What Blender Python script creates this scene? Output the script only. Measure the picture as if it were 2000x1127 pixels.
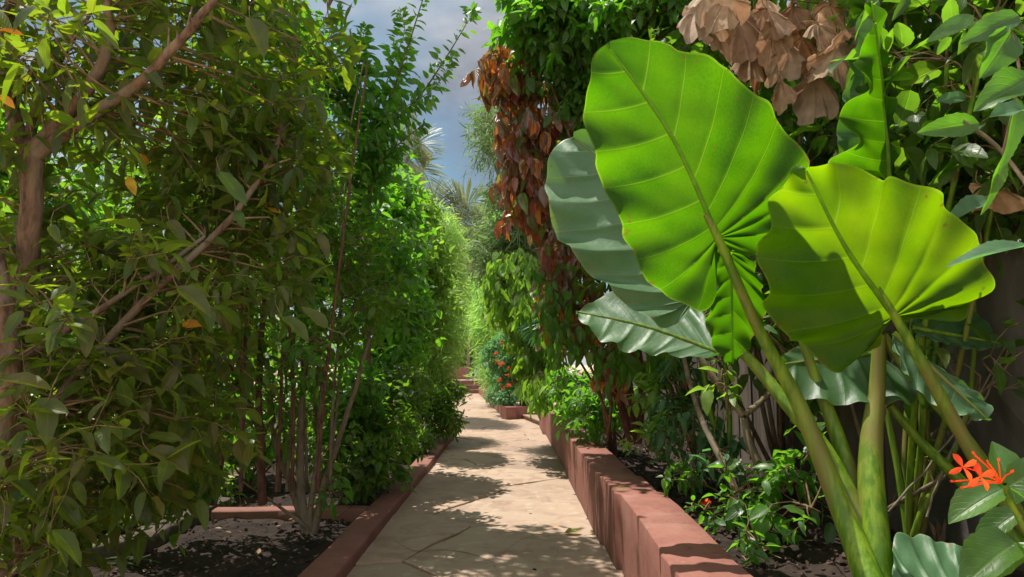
import bpy, math, random
import numpy as np
from mathutils import Vector, Matrix
R = math.radians
random.seed(7); rng = np.random.default_rng(7)
for o in list(bpy.data.objects): bpy.data.objects.remove(o)
S = bpy.context.scene
C = S.collection

# ------------------------------------------------------------------ camera, light, exposure
F = 1333.0; CAMH = 1.2; PITCH = math.atan(146.5/F)
cam = bpy.data.cameras.new('camera'); co = bpy.data.objects.new('camera', cam); C.objects.link(co)
cam.sensor_width = 36; cam.lens = F/2000*36; cam.clip_end = 1000; cam.clip_start = 0.05
co.location = (0, 0, CAMH); co.rotation_euler = (R(90)+PITCH, 0, 0)
cam.dof.use_dof = True; cam.dof.focus_distance = 3.2; cam.dof.aperture_fstop = 11.0
S.camera = co
SUN = Vector((-0.27, 0.20, 0.94)).normalized()
W = bpy.data.worlds.new('World'); S.world = W; W.use_nodes = True
nt = W.node_tree; nt.nodes.clear()
def N(nt, t, **k):
    n = nt.nodes.new(t)
    for a, v in k.items(): setattr(n, a, v)
    return n
wo = N(nt, 'ShaderNodeOutputWorld'); bg = N(nt, 'ShaderNodeBackground')
sky = N(nt, 'ShaderNodeTexSky'); sky.sky_type = 'NISHITA'; sky.sun_disc = False
sky.sun_elevation = math.asin(SUN.z); sky.sun_rotation = math.atan2(SUN.x, SUN.y)
sky.dust_density = 1.5
tc = N(nt, 'ShaderNodeTexCoord'); mp = N(nt, 'ShaderNodeMapping'); mp.inputs['Scale'].default_value = (1.0, 1.0, 2.2)
mp.inputs['Location'].default_value = (0.37, 0.1, 0.25)
no = N(nt, 'ShaderNodeTexNoise'); no.inputs['Scale'].default_value = 2.6; no.inputs['Detail'].default_value = 9; no.inputs['Roughness'].default_value = .52
cr = N(nt, 'ShaderNodeValToRGB'); cr.color_ramp.elements[0].position = .34; cr.color_ramp.elements[1].position = .60
no2 = N(nt, 'ShaderNodeTexNoise'); no2.inputs['Scale'].default_value = 3.4; no2.inputs['Detail'].default_value = 6
cr2 = N(nt, 'ShaderNodeValToRGB'); cr2.color_ramp.elements[0].position = .42; cr2.color_ramp.elements[1].position = .62
cr2.color_ramp.elements[0].color = (1.9, 2.15, 2.6, 1); cr2.color_ramp.elements[1].color = (5.2, 5.25, 5.4, 1)
# unseen bright cloud added overhead and behind the camera to lift the shadows
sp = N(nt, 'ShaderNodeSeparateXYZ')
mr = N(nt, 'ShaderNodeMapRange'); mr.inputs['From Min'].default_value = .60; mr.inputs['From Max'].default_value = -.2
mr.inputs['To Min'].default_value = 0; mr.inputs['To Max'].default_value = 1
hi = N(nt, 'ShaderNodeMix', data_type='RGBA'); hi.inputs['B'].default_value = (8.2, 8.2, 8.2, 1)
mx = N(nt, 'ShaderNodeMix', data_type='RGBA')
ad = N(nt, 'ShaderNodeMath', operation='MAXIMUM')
L = nt.links.new
L(tc.outputs['Generated'], mp.inputs['Vector']); L(mp.outputs[0], no.inputs['Vector']); L(mp.outputs[0], no2.inputs['Vector'])
L(no.outputs['Fac'], cr.inputs[0]); L(no2.outputs['Fac'], cr2.inputs[0])
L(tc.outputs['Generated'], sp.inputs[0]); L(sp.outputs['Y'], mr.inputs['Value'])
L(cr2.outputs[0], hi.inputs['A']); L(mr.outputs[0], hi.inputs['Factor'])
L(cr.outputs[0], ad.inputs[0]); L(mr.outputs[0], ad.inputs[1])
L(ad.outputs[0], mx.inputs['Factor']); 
tn = N(nt, 'ShaderNodeMix', data_type='RGBA', blend_type='MULTIPLY'); tn.inputs['Factor'].default_value = 1; tn.inputs['B'].default_value = (.72, .90, .86, 1)
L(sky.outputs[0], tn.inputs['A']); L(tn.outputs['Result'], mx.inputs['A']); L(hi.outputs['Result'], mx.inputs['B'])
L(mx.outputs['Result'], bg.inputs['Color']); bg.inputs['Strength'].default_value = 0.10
L(bg.outputs[0], wo.inputs[0])
sl = bpy.data.lights.new('sun', 'SUN'); so = bpy.data.objects.new('sun', sl); C.objects.link(so)
sl.energy = 5.0; sl.angle = R(.5); sl.color = (1, .95, .86)
so.rotation_euler = SUN.to_track_quat('Z', 'Y').to_euler(); so.location = (-3, 2, 9)
S.view_settings.view_transform = 'Standard'; S.view_settings.look = 'None'
S.view_settings.exposure = 0.42; S.view_settings.gamma = 1

# ------------------------------------------------------------------ helpers
cp, sn = math.cos(PITCH), math.sin(PITCH)
def ray(px, py):
    u = (px-1000)/F; v = (563.5-py)/F
    return np.array([u, cp - v*sn, sn + v*cp])
def P(px, py, Y):
    r = ray(px, py); return np.array([0, 0, CAMH]) + r*(Y/r[1])
def G(px, py, z=0.0):
    r = ray(px, py); return np.array([0, 0, CAMH]) + r*((z-CAMH)/r[2])
def nz(v):
    v = np.asarray(v, float); return v/(np.linalg.norm(v)+1e-9)
def tag(o, label=None, cat=None, group=None, kind=None):
    if label: o['label'] = label
    if cat: o['category'] = cat
    if group: o['group'] = group
    if kind: o['kind'] = kind
    return o
def empty(name, loc, label, cat, group=None):
    o = bpy.data.objects.new(name, None); C.objects.link(o); o.location = tuple(loc); o.empty_display_size = .1
    return tag(o, label, cat, group)
class Geo:
    def __init__(s): s.v=[]; s.f=[]; s.uv=[]; s.t=[]; s.mi=[]; s.n=0
    def add(s, v, f, uv=None, tint=0.5, mi=0):
        v = np.asarray(v, float).reshape(-1, 3); f = np.asarray(f, int).reshape(-1, 4)
        s.v.append(v); s.f.append(f+s.n)
        s.uv.append(np.zeros((len(v), 2)) if uv is None else np.asarray(uv, float))
        s.t.append(np.broadcast_to(np.asarray(tint, float), (len(v),)).copy())
        s.mi.append(np.full(len(f), mi)); s.n += len(v)
    def build(s, name, mat, parent=None, smooth=True):
        me = bpy.data.meshes.new(name)
        v = np.concatenate(s.v); f = np.concatenate(s.f); uv = np.concatenate(s.uv); t = np.concatenate(s.t); mi = np.concatenate(s.mi)
        off = np.zeros(3)
        if parent is not None: off = np.array(parent.matrix_world.translation if parent.parent else parent.location)
        if parent is not None and parent.parent is not None: off = np.array(parent.parent.location)+np.array(parent.location)
        v = v - off
        me.vertices.add(len(v)); me.vertices.foreach_set('co', v.ravel())
        me.loops.add(len(f)*4); me.loops.foreach_set('vertex_index', f.ravel())
        me.polygons.add(len(f)); me.polygons.foreach_set('loop_start', np.arange(len(f))*4)
        me.polygons.foreach_set('loop_total', np.full(len(f), 4))
        me.polygons.foreach_set('material_index', mi)
        me.polygons.foreach_set('use_smooth', np.full(len(f), smooth))
        ul = me.uv_layers.new(name='UVMap'); ul.data.foreach_set('uv', uv[f.ravel()].ravel())
        a = me.attributes.new('tint', 'FLOAT', 'POINT'); a.data.foreach_set('value', t)
        me.update(calc_edges=True)
        for m in (mat if isinstance(mat, list) else [mat]): me.materials.append(m)
        o = bpy.data.objects.new(name, me); C.objects.link(o)
        if parent is not None: o.parent = parent
        return o
def smooth_pts(pts, n):
    pts = np.asarray(pts, float)
    if len(pts) == 2: return np.array([pts[0]+(pts[1]-pts[0])*t for t in np.linspace(0, 1, n)])
    out = []
    m = len(pts)-1
    for t in np.linspace(0, m, n):
        i = min(int(t), m-1); u = t-i
        p0 = pts[max(i-1, 0)]; p1 = pts[i]; p2 = pts[i+1]; p3 = pts[min(i+2, m)]
        out.append(.5*((2*p1)+(-p0+p2)*u+(2*p0-5*p1+4*p2-p3)*u*u+(-p0+3*p1-3*p2+p3)*u**3))
    return np.array(out)
def tube(g, pts, r0, r1=None, seg=7, n=None, tint=.5, wob=0.0):
    n = n or max(4, 4*(len(pts)-1)+1)
    q = smooth_pts(pts, n)
    if wob: q[1:-1] += rng.normal(0, wob, (n-2, 3))
    rr = np.asarray(r0, float)
    if rr.ndim == 0: rad = np.linspace(float(r0), float(r1 if r1 is not None else r0), n)
    else: rad = np.interp(np.linspace(0, 1, n), np.linspace(0, 1, len(rr)), rr)
    d = np.gradient(q, axis=0); d /= (np.linalg.norm(d, axis=1)[:, None]+1e-9)
    ref = np.array([0, 1., 0]) if abs(d[0][1]) < .8 else np.array([1., 0, 0])
    A = np.cross(d, ref); A /= (np.linalg.norm(A, axis=1)[:, None]+1e-9); B = np.cross(d, A)
    th = np.linspace(0, 2*math.pi, seg+1)[:-1]
    ring = q[:, None, :] + rad[:, None, None]*(A[:, None, :]*np.cos(th)[None, :, None]+B[:, None, :]*np.sin(th)[None, :, None])
    ln = np.cumsum(np.r_[0, np.linalg.norm(np.diff(q, axis=0), axis=1)])
    uv = np.stack([np.tile(th/(2*math.pi), n), np.repeat(ln, seg)], 1)
    i = np.arange(n-1)[:, None]*seg; j = np.arange(seg)[None, :]; k = (j+1) % seg
    f = np.stack([i+j, i+k, i+seg+k, i+seg+j], -1).reshape(-1, 4)
    v = ring.reshape(-1, 3)
    g.add(v, f, uv, tint)
    for e, ii in ((q[0], 0), (q[-1], (n-1)*seg)):   # caps
        base = g.n; g.add([v[ii+x] for x in range(seg)]+[e], [[x, (x+1) % seg, seg, seg] if 0 else [x, (x+1) % seg, seg, x] for x in []] or np.zeros((0, 4), int), None, tint)
def boxm(g, x0, x1, y0, y1, z0, z1, tint=.5, bev=0.0):
    v = [(x0,y0,z0),(x1,y0,z0),(x1,y1,z0),(x0,y1,z0),(x0,y0,z1),(x1,y0,z1),(x1,y1,z1),(x0,y1,z1)]
    g.add(v, [(3,2,1,0),(4,5,6,7),(0,1,5,4),(1,2,6,5),(2,3,7,6),(3,0,4,7)], None, tint)

# leaf templates ------------------------------------------------
def template(kind, nl, nc):
    vs = np.linspace(0, 1, nl+1); us = np.linspace(-1, 1, nc)
    if kind == 'ovate': w = (vs**.55)*((1-vs)**.85)*1.55
    elif kind == 'heart': w = (vs**.33)*((1-vs)**.8)*1.35
    elif kind == 'lance': w = (vs**.6)*((1-vs)**.7)*1.55
    elif kind == 'obov': w = (vs**1.1)*((1-vs)**.5)*1.6
    else: w = np.sin(np.pi*np.clip(vs, 0.03, .99))**.6
    if kind == 'ovate' and nl >= 8: w = w*(1+.07*(np.arange(nl+1) % 2))
    w = np.maximum(w, .015)
    X = (us[None, :]*w[:, None]).ravel()
    Yv = np.repeat(vs, nc); 
    if kind == 'heart': Yv = Yv - .16*np.abs(np.tile(us, nl+1))*np.exp(-Yv*6)
    fold = np.abs(X); curl = Yv**2
    uv = np.stack([np.tile((us+1)/2, nl+1), np.repeat(vs, nc)], 1)
    i = np.arange(nl)[:, None]*nc; j = np.arange(nc-1)[None, :]
    f = np.stack([i+j, i+j+1, i+nc+j+1, i+nc+j], -1).reshape(-1, 4)
    wave = np.sin(Yv*9+np.sign(X)*1.3)*np.abs(X)
    return X, Yv, fold, curl, wave, uv, f
class Leaves:
    def __init__(s, kind='ovate', width=.3, nl=5, nc=3):
        s.T = template(kind, nl, nc); s.w = width; s.o=[]; s.d=[]; s.n=[]; s.s=[]; s.t=[]; s.c=[]
    def add(s, o, d, n, size, tint=None, curl=None):
        s.o.append(o); s.d.append(d); s.n.append(n); s.s.append(size)
        s.t.append(random.random() if tint is None else tint); s.c.append(random.uniform(.05, .4) if curl is None else curl)
    def into(s, g):
        if not s.o: return
        X, Yv, fold, curl, wave, uv, f = s.T
        o = np.array(s.o); d = np.array(s.d); n = np.array(s.n); sz = np.array(s.s); t = np.array(s.t); c = np.array(s.c)
        d /= np.linalg.norm(d, axis=1)[:, None]+1e-9
        n = n - d*(n*d).sum(1)[:, None]; n /= np.linalg.norm(n, axis=1)[:, None]+1e-9
        x = np.cross(d, n)
        m = len(o); k = len(X); fa = rng.uniform(.1, .7, m); ww = s.w*rng.uniform(.8, 1.2, m); wv = rng.uniform(-.25, .25, m)
        V = (o[:, None, :] + sz[:, None, None]*(x[:, None, :]*(X[None, :]*ww[:, None])[..., None] + d[:, None, :]*Yv[None, :, None]
             + n[:, None, :]*(fold[None]*(ww*fa)[:, None]-curl[None]*c[:, None]+wave[None]*(ww*wv)[:, None])[..., None]))
        ff = (f[None] + (np.arange(m)*k)[:, None, None]).reshape(-1, 4)
        g.add(V.reshape(-1, 3), ff, np.tile(uv, (m, 1)), np.repeat(t, k))

# ------------------------------------------------------------------ materials
def mat_new(name):
    m = bpy.data.materials.new(name); m.use_nodes = True; m.node_tree.nodes.clear(); return m, m.node_tree
def leafmat(name, cols, trans, tf=.42, rough=.38, spec=.5, vein=.0):
    """cols: colours run through by the random tint of each leaf"""
    m, nt = mat_new(name); L = nt.links.new
    out = N(nt, 'ShaderNodeOutputMaterial'); pr = N(nt, 'ShaderNodeBsdfPrincipled'); tr = N(nt, 'ShaderNodeBsdfTranslucent'); ms = N(nt, 'ShaderNodeMixShader')
    at = N(nt, 'ShaderNodeAttribute'); at.attribute_name = 'tint'
    cr = N(nt, 'ShaderNodeValToRGB'); e = cr.color_ramp.elements
    n = len(cols)
    if n > 6: cr.color_ramp.interpolation = 'CONSTANT'
    e[0].position = 0; e[0].color = (*cols[0], 1); e[1].position = 1; e[1].color = (*cols[-1], 1)
    for i in range(1, n-1): q = e.new(i/(n-1)); q.color = (*cols[i], 1)
    L(at.outputs['Fac'], cr.inputs[0])
    uv = N(nt, 'ShaderNodeUVMap'); sx = N(nt, 'ShaderNodeSeparateXYZ'); L(uv.outputs[0], sx.inputs[0])
    a = N(nt, 'ShaderNodeMath', operation='SUBTRACT'); L(sx.outputs[0], a.inputs[0]); a.inputs[1].default_value = .5
    b = N(nt, 'ShaderNodeMath', operation='ABSOLUTE'); L(a.outputs[0], b.inputs[0])
    mid = N(nt, 'ShaderNodeMapRange'); L(b.outputs[0], mid.inputs['Value']); mid.inputs['From Min'].default_value = .015; mid.inputs['From Max'].default_value = .05
    mid.inputs['To Min'].default_value = 1; mid.inputs['To Max'].default_value = 0
    # lateral veins
    c1 = N(nt, 'ShaderNodeMath', operation='MULTIPLY_ADD'); L(b.outputs[0], c1.inputs[0]); c1.inputs[1].default_value = -.75; L(sx.outputs[1], c1.inputs[2])
    c2 = N(nt, 'ShaderNodeMath', operation='MULTIPLY'); L(c1.outputs[0], c2.inputs[0]); c2.inputs[1].default_value = 44
    c3 = N(nt, 'ShaderNodeMath', operation='SINE'); L(c2.outputs[0], c3.inputs[0])
    c4 = N(nt, 'ShaderNodeMapRange'); L(c3.outputs[0], c4.inputs['Value']); c4.inputs['From Min'].default_value = .86; c4.inputs['From Max'].default_value = 1
    vv = N(nt, 'ShaderNodeMath', operation='MAXIMUM'); L(mid.outputs[0], vv.inputs[0])
    c5 = N(nt, 'ShaderNodeMath', operation='MULTIPLY'); L(c4.outputs[0], c5.inputs[0]); c5.inputs[1].default_value = .45; L(c5.outputs[0], vv.inputs[1])
    mxv = N(nt, 'ShaderNodeMix', data_type='RGBA', blend_type='MIX'); L(cr.outputs[0], mxv.inputs['A'])
    br = N(nt, 'ShaderNodeMix', data_type='RGBA', blend_type='ADD'); br.inputs['Factor'].default_value = 1; L(cr.outputs[0], br.inputs['A']); br.inputs['B'].default_value = (.06, .07, .03, 1)
    L(br.outputs['Result'], mxv.inputs['B'])
    vm = N(nt, 'ShaderNodeMath', operation='MULTIPLY'); L(vv.outputs[0], vm.inputs[0]); vm.inputs[1].default_value = .55+vein; L(vm.outputs[0], mxv.inputs['Factor'])
    # blotches
    gt = N(nt, 'ShaderNodeTexCoord'); ns = N(nt, 'ShaderNodeTexNoise'); ns.inputs['Scale'].default_value = 22; ns.inputs['Detail'].default_value = 3; L(gt.outputs['Object'], ns.inputs['Vector'])
    hv = N(nt, 'ShaderNodeHueSaturation'); L(mxv.outputs['Result'], hv.inputs['Color'])
    nr = N(nt, 'ShaderNodeMapRange'); L(ns.outputs['Fac'], nr.inputs['Value']); nr.inputs['From Min'].default_value = .3; nr.inputs['From Max'].default_value = .7; nr.inputs['To Min'].default_value = .75; nr.inputs['To Max'].default_value = 1.25
    L(nr.outputs[0], hv.inputs['Value'])
    bp = N(nt, 'ShaderNodeBump'); bp.inputs['Strength'].default_value = .35; bp.inputs['Distance'].default_value = .004
    inv = N(nt, 'ShaderNodeMath', operation='SUBTRACT'); inv.inputs[0].default_value = 1; L(vv.outputs[0], inv.inputs[1]); L(inv.outputs[0], bp.inputs['Height'])
    L(hv.outputs[0], pr.inputs['Base Color']); pr.inputs['Roughness'].default_value = rough; pr.inputs['Specular IOR Level'].default_value = spec
    L(bp.outputs[0], pr.inputs['Normal']); L(bp.outputs[0], tr.inputs['Normal'])
    tm = N(nt, 'ShaderNodeMix', data_type='RGBA', blend_type='MULTIPLY'); tm.inputs['Factor'].default_value = .5; tm.inputs['A'].default_value = (*trans, 1)
    sc = N(nt, 'ShaderNodeMix', data_type='RGBA', blend_type='MULTIPLY'); sc.inputs['Factor'].default_value = 1; L(hv.outputs[0], sc.inputs['A']); sc.inputs['B'].default_value = (9, 7, 9, 1)
    L(sc.outputs['Result'], tm.inputs['B']); L(tm.outputs['Result'], tr.inputs['Color'])
    ms.inputs[0].default_value = tf; L(pr.outputs[0], ms.inputs[1]); L(tr.outputs[0], ms.inputs[2]); L(ms.outputs[0], out.inputs[0])
    return m
def noisemat(name, c1, c2, scale=8, rough=.85, bump=.3, bdist=.01, detail=8, c3=None, stretch=(1,1,1), lo=.35, hi=.65, spec=.3, tintf=0):
    m, nt = mat_new(name); L = nt.links.new
    out = N(nt, 'ShaderNodeOutputMaterial'); pr = N(nt, 'ShaderNodeBsdfPrincipled')
    tc = N(nt, 'ShaderNodeTexCoord'); mp = N(nt, 'ShaderNodeMapping'); mp.inputs['Scale'].default_value = stretch; L(tc.outputs['Object'], mp.inputs[0])
    ns = N(nt, 'ShaderNodeTexNoise'); ns.inputs['Scale'].default_value = scale; ns.inputs['Detail'].default_value = detail; ns.inputs['Roughness'].default_value = .62; L(mp.outputs[0], ns.inputs['Vector'])
    cr = N(nt, 'ShaderNodeValToRGB'); cr.color_ramp.elements[0].position = lo; cr.color_ramp.elements[1].position = hi
    cr.color_ramp.elements[0].color = (*c1, 1); cr.color_ramp.elements[1].color = (*c2, 1); L(ns.outputs['Fac'], cr.inputs[0])
    col = cr.outputs[0]
    if c3 is not None:
        n2 = N(nt, 'ShaderNodeTexNoise'); n2.inputs['Scale'].default_value = scale*.23; n2.inputs['Detail'].default_value = 5; L(mp.outputs[0], n2.inputs['Vector'])
        r2 = N(nt, 'ShaderNodeMapRange'); L(n2.outputs['Fac'], r2.inputs['Value']); r2.inputs['From Min'].default_value = .48; r2.inputs['From Max'].default_value = .66
        mm = N(nt, 'ShaderNodeMix', data_type='RGBA'); L(r2.outputs[0], mm.inputs['Factor']); L(col, mm.inputs['A']); mm.inputs['B'].default_value = (*c3, 1); col = mm.outputs['Result']
    if tintf:
        at = N(nt, 'ShaderNodeAttribute'); at.attribute_name = 'tint'
        hv = N(nt, 'ShaderNodeHueSaturation'); L(col, hv.inputs['Color'])
        a = N(nt, 'ShaderNodeMapRange'); L(at.outputs['Fac'], a.inputs['Value']); a.inputs['To Min'].default_value = 1-tintf; a.inputs['To Max'].default_value = 1+tintf; L(a.outputs[0], hv.inputs['Value'])
        col = hv.outputs[0]
    bp = N(nt, 'ShaderNodeBump'); bp.inputs['Strength'].default_value = bump; bp.inputs['Distance'].default_value = bdist; L(ns.outputs['Fac'], bp.inputs['Height'])
    n3 = N(nt, 'ShaderNodeTexNoise'); n3.inputs['Scale'].default_value = scale*9; n3.inputs['Detail'].default_value = 4; L(mp.outputs[0], n3.inputs['Vector'])
    b2 = N(nt, 'ShaderNodeBump'); b2.inputs['Strength'].default_value = bump*.7; b2.inputs['Distance'].default_value = bdist*.3; L(n3.outputs['Fac'], b2.inputs['Height']); L(bp.outputs[0], b2.inputs['Normal'])
    L(col, pr.inputs['Base Color']); pr.inputs['Roughness'].default_value = rough; pr.inputs['Specular IOR Level'].default_value = spec; L(b2.outputs[0], pr.inputs['Normal']); L(pr.outputs[0], out.inputs[0])
    return m
M = {}
g1 = (.030,.062,.014); g2 = (.045,.095,.017); g3 = (.062,.13,.018); g4 = (.085,.155,.018)
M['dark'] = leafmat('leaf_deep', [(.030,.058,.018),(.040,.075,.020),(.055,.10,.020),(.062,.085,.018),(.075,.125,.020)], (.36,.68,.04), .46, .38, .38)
M['olive'] = leafmat('leaf_olive', [(.028,.044,.016),(.042,.060,.018),(.056,.085,.018),(.080,.065,.022),(.060,.11,.020)], (.42,.64,.03), .48, .40, .40)
M['mid'] = leafmat('leaf_mid', [(.032,.075,.020),(.045,.11,.022),(.065,.14,.022),(.09,.17,.024)], (.36,.75,.05), .42, .36, .5)
M['lime'] = leafmat('leaf_lime', [(.06,.13,.022),(.085,.17,.025),(.12,.21,.035),(.16,.22,.04)], (.48,.72,.09), .38, .45, .4)
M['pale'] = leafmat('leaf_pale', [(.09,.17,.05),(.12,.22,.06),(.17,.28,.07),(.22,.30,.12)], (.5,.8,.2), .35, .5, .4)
M['haze'] = leafmat('leaf_hazed', [(.11,.20,.055),(.15,.25,.07),(.20,.30,.09),(.24,.30,.13)], (.48,.72,.18), .38, .5, .4)  # distance haze put into the leaf colour of the far bushes
M['fine'] = leafmat('leaf_fine', [(.07,.12,.05),(.10,.16,.06),(.13,.19,.08)], (.36,.55,.18), .32, .5, .4)
M['blue'] = leafmat('leaf_bluish', [(.045,.11,.05),(.06,.14,.065),(.09,.18,.075)], (.3,.65,.2), .3, .45, .4)
M['red'] = leafmat('leaf_copper', [(.13,.055,.05),(.22,.05,.055),(.09,.12,.05),(.24,.065,.045),(.17,.11,.085),(.15,.12,.105),(.44,.17,.025),(.19,.11,.05),(.12,.20,.035),(.50,.25,.025),(.15,.07,.055)], (.62,.42,.09), .30, .24, .8)
M['yel'] = leafmat('leaf_yellowed', [(.5,.26,.02),(.6,.22,.02),(.55,.4,.04)], (.9,.6,.05), .4, .45, .4)
M['dry'] = leafmat('leaf_dry', [(.24,.15,.09),(.38,.28,.19),(.22,.12,.07),(.44,.37,.29),(.34,.17,.07),(.31,.25,.18)], (.33,.25,.16), .2, .8, .15)
M['palm'] = leafmat('leaf_palm', [(.12,.16,.09),(.17,.21,.12),(.22,.24,.15)], (.4,.5,.2), .3, .4, .5)
M['flower'] = leafmat('petal_red', [(.45,.03,.012),(.68,.08,.02),(.75,.20,.035)], (.8,.22,.04), .3, .5, .3)
M['bloom'] = leafmat('petal_dusty', [(.30,.06,.04),(.42,.11,.05),(.5,.2,.1)], (.6,.2,.08), .25, .6, .2)
M['bark'] = noisemat('bark_brown', (.06,.035,.022), (.24,.145,.09), 34, .9, 1.0, .010, stretch=(1,1,.3), c3=(.19,.15,.11))
M['barkg'] = noisemat('bark_grey', (.075,.055,.038), (.27,.20,.13), 34, .9, .9, .008, stretch=(1,1,.4), c3=(.2,.17,.12))
M['barkr'] = noisemat('bark_red', (.07,.03,.022), (.20,.09,.065), 30, .8, .5, .005, stretch=(1,1,.4))
M['gstem'] = noisemat('stem_green', (.075,.16,.010), (.17,.27,.018), 38, .42, .35, .003, stretch=(1,1,.08), spec=.3, lo=.42, hi=.58, c3=(.16,.15,.035))
M['rib'] = leafmat('midrib', [(.13,.22,.02),(.15,.24,.02)], (.5,.75,.05), .45, .4, .4)
M['twig'] = noisemat('twig', (.12,.075,.04), (.25,.17,.09), 30, .8, .3, .003)
def rendermat(name, c1, c2, pale):
    m, nt = mat_new(name); L = nt.links.new
    out = N(nt, 'ShaderNodeOutputMaterial'); pr = N(nt, 'ShaderNodeBsdfPrincipled'); tc = N(nt, 'ShaderNodeTexCoord')
    def noise(sc, det, st=(1,1,1)):
        mp = N(nt, 'ShaderNodeMapping'); mp.inputs['Scale'].default_value = st; L(tc.outputs['Object'], mp.inputs[0])
        n = N(nt, 'ShaderNodeTexNoise'); n.inputs['Scale'].default_value = sc; n.inputs['Detail'].default_value = det; n.inputs['Roughness'].default_value = .65; L(mp.outputs[0], n.inputs['Vector']); return n.outputs['Fac']
    def rng_(v, a, b, lo=0, hi=1):
        r = N(nt, 'ShaderNodeMapRange'); L(v, r.inputs['Value']); r.inputs['From Min'].default_value = a; r.inputs['From Max'].default_value = b; r.inputs['To Min'].default_value = lo; r.inputs['To Max'].default_value = hi; return r.outputs[0]
    def mix(a, b, f, bt='MIX'):
        x = N(nt, 'ShaderNodeMix', data_type='RGBA', blend_type=bt)
        if isinstance(a, tuple): x.inputs['A'].default_value = (*a, 1)
        else: L(a, x.inputs['A'])
        x.inputs['B'].default_value = (*b, 1); L(f, x.inputs['Factor']); return x.outputs['Result']
    big = noise(5, 8); col = mix(c1, c2, rng_(big, .35, .65))
    col = mix(col, tuple(x*.55 for x in c1), rng_(noise(9, 5, (1, 1, .10)), .55, .75, 0, .38))
    col = mix(col, pale, rng_(noise(38, 4), .62, .74, 0, .6))
    col = mix(col, pale, rng_(noise(2.2, 9), .56, .70, 0, .35))
    col = mix(col, (.10,.055,.04), rng_(noise(14, 8), .60, .70, 0, .5))
    sp = N(nt, 'ShaderNodeSeparateXYZ'); L(tc.outputs['Object'], sp.inputs[0])
    dz = N(nt, 'ShaderNodeMath', operation='MULTIPLY'); L(rng_(sp.outputs[2], .0, .10, 1, 0), dz.inputs[0]); L(rng_(noise(20, 5), .35, .6), dz.inputs[1])
    col = mix(col, (.13,.085,.06), dz.outputs[0])
    b1 = N(nt, 'ShaderNodeBump'); b1.inputs['Strength'].default_value = .45; b1.inputs['Distance'].default_value = .012; L(big, b1.inputs['Height'])
    b2 = N(nt, 'ShaderNodeBump'); b2.inputs['Strength'].default_value = .4; b2.inputs['Distance'].default_value = .002; L(noise(90, 4), b2.inputs['Height']); L(b1.outputs[0], b2.inputs['Normal'])
    L(col, pr.inputs['Base Color']); pr.inputs['Roughness'].default_value = .82; pr.inputs['Specular IOR Level'].default_value = .3; L(b2.outputs[0], pr.inputs['Normal']); L(pr.outputs[0], out.inputs[0]); return m
M['red_wall'] = rendermat('terracotta_render', (.225,.090,.069), (.30,.128,.098), (.40,.25,.20))
M['red_dull'] = rendermat('terracotta_render_dull', (.20,.082,.066), (.27,.118,.092), (.33,.18,.14))
M['soil'] = noisemat('soil', (.014,.009,.007), (.038,.023,.018), 14, .95, .9, .03, c3=(.045,.028,.022))
M['chip'] = noisemat('soil_chips', (.03,.019,.014), (.085,.055,.04), 20, .95, .4, .005, tintf=.6)
M['mortar'] = noisemat('mortar', (.20,.16,.12), (.34,.28,.21), 30, .95, .5, .004)
M['sand'] = noisemat('pale_ground', (.45,.33,.22), (.62,.47,.33), 3, .95, .3, .01)
M['plaster'] = noisemat('stained_wall', (.055,.047,.04), (.15,.13,.115), 3.5, .95, .7, .012, c3=(.025,.022,.02), stretch=(1,1,.6))
M['plank'] = noisemat('weathered_board', (.07,.055,.043), (.14,.11,.09), 9, .9, .4, .005, stretch=(1,1,.15), tintf=.25)
M['edge'] = noisemat('grey_edging', (.06,.045,.036), (.12,.095,.075), 10, .95, .5, .01)
M['white'] = noisemat('white_paint', (.6,.66,.66), (.72,.78,.78), 3, .7, .1, .003)
M['thatch'] = noisemat('thatch', (.2,.16,.1), (.35,.28,.18), 8, .95, .6, .02, stretch=(6,6,1))
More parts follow.
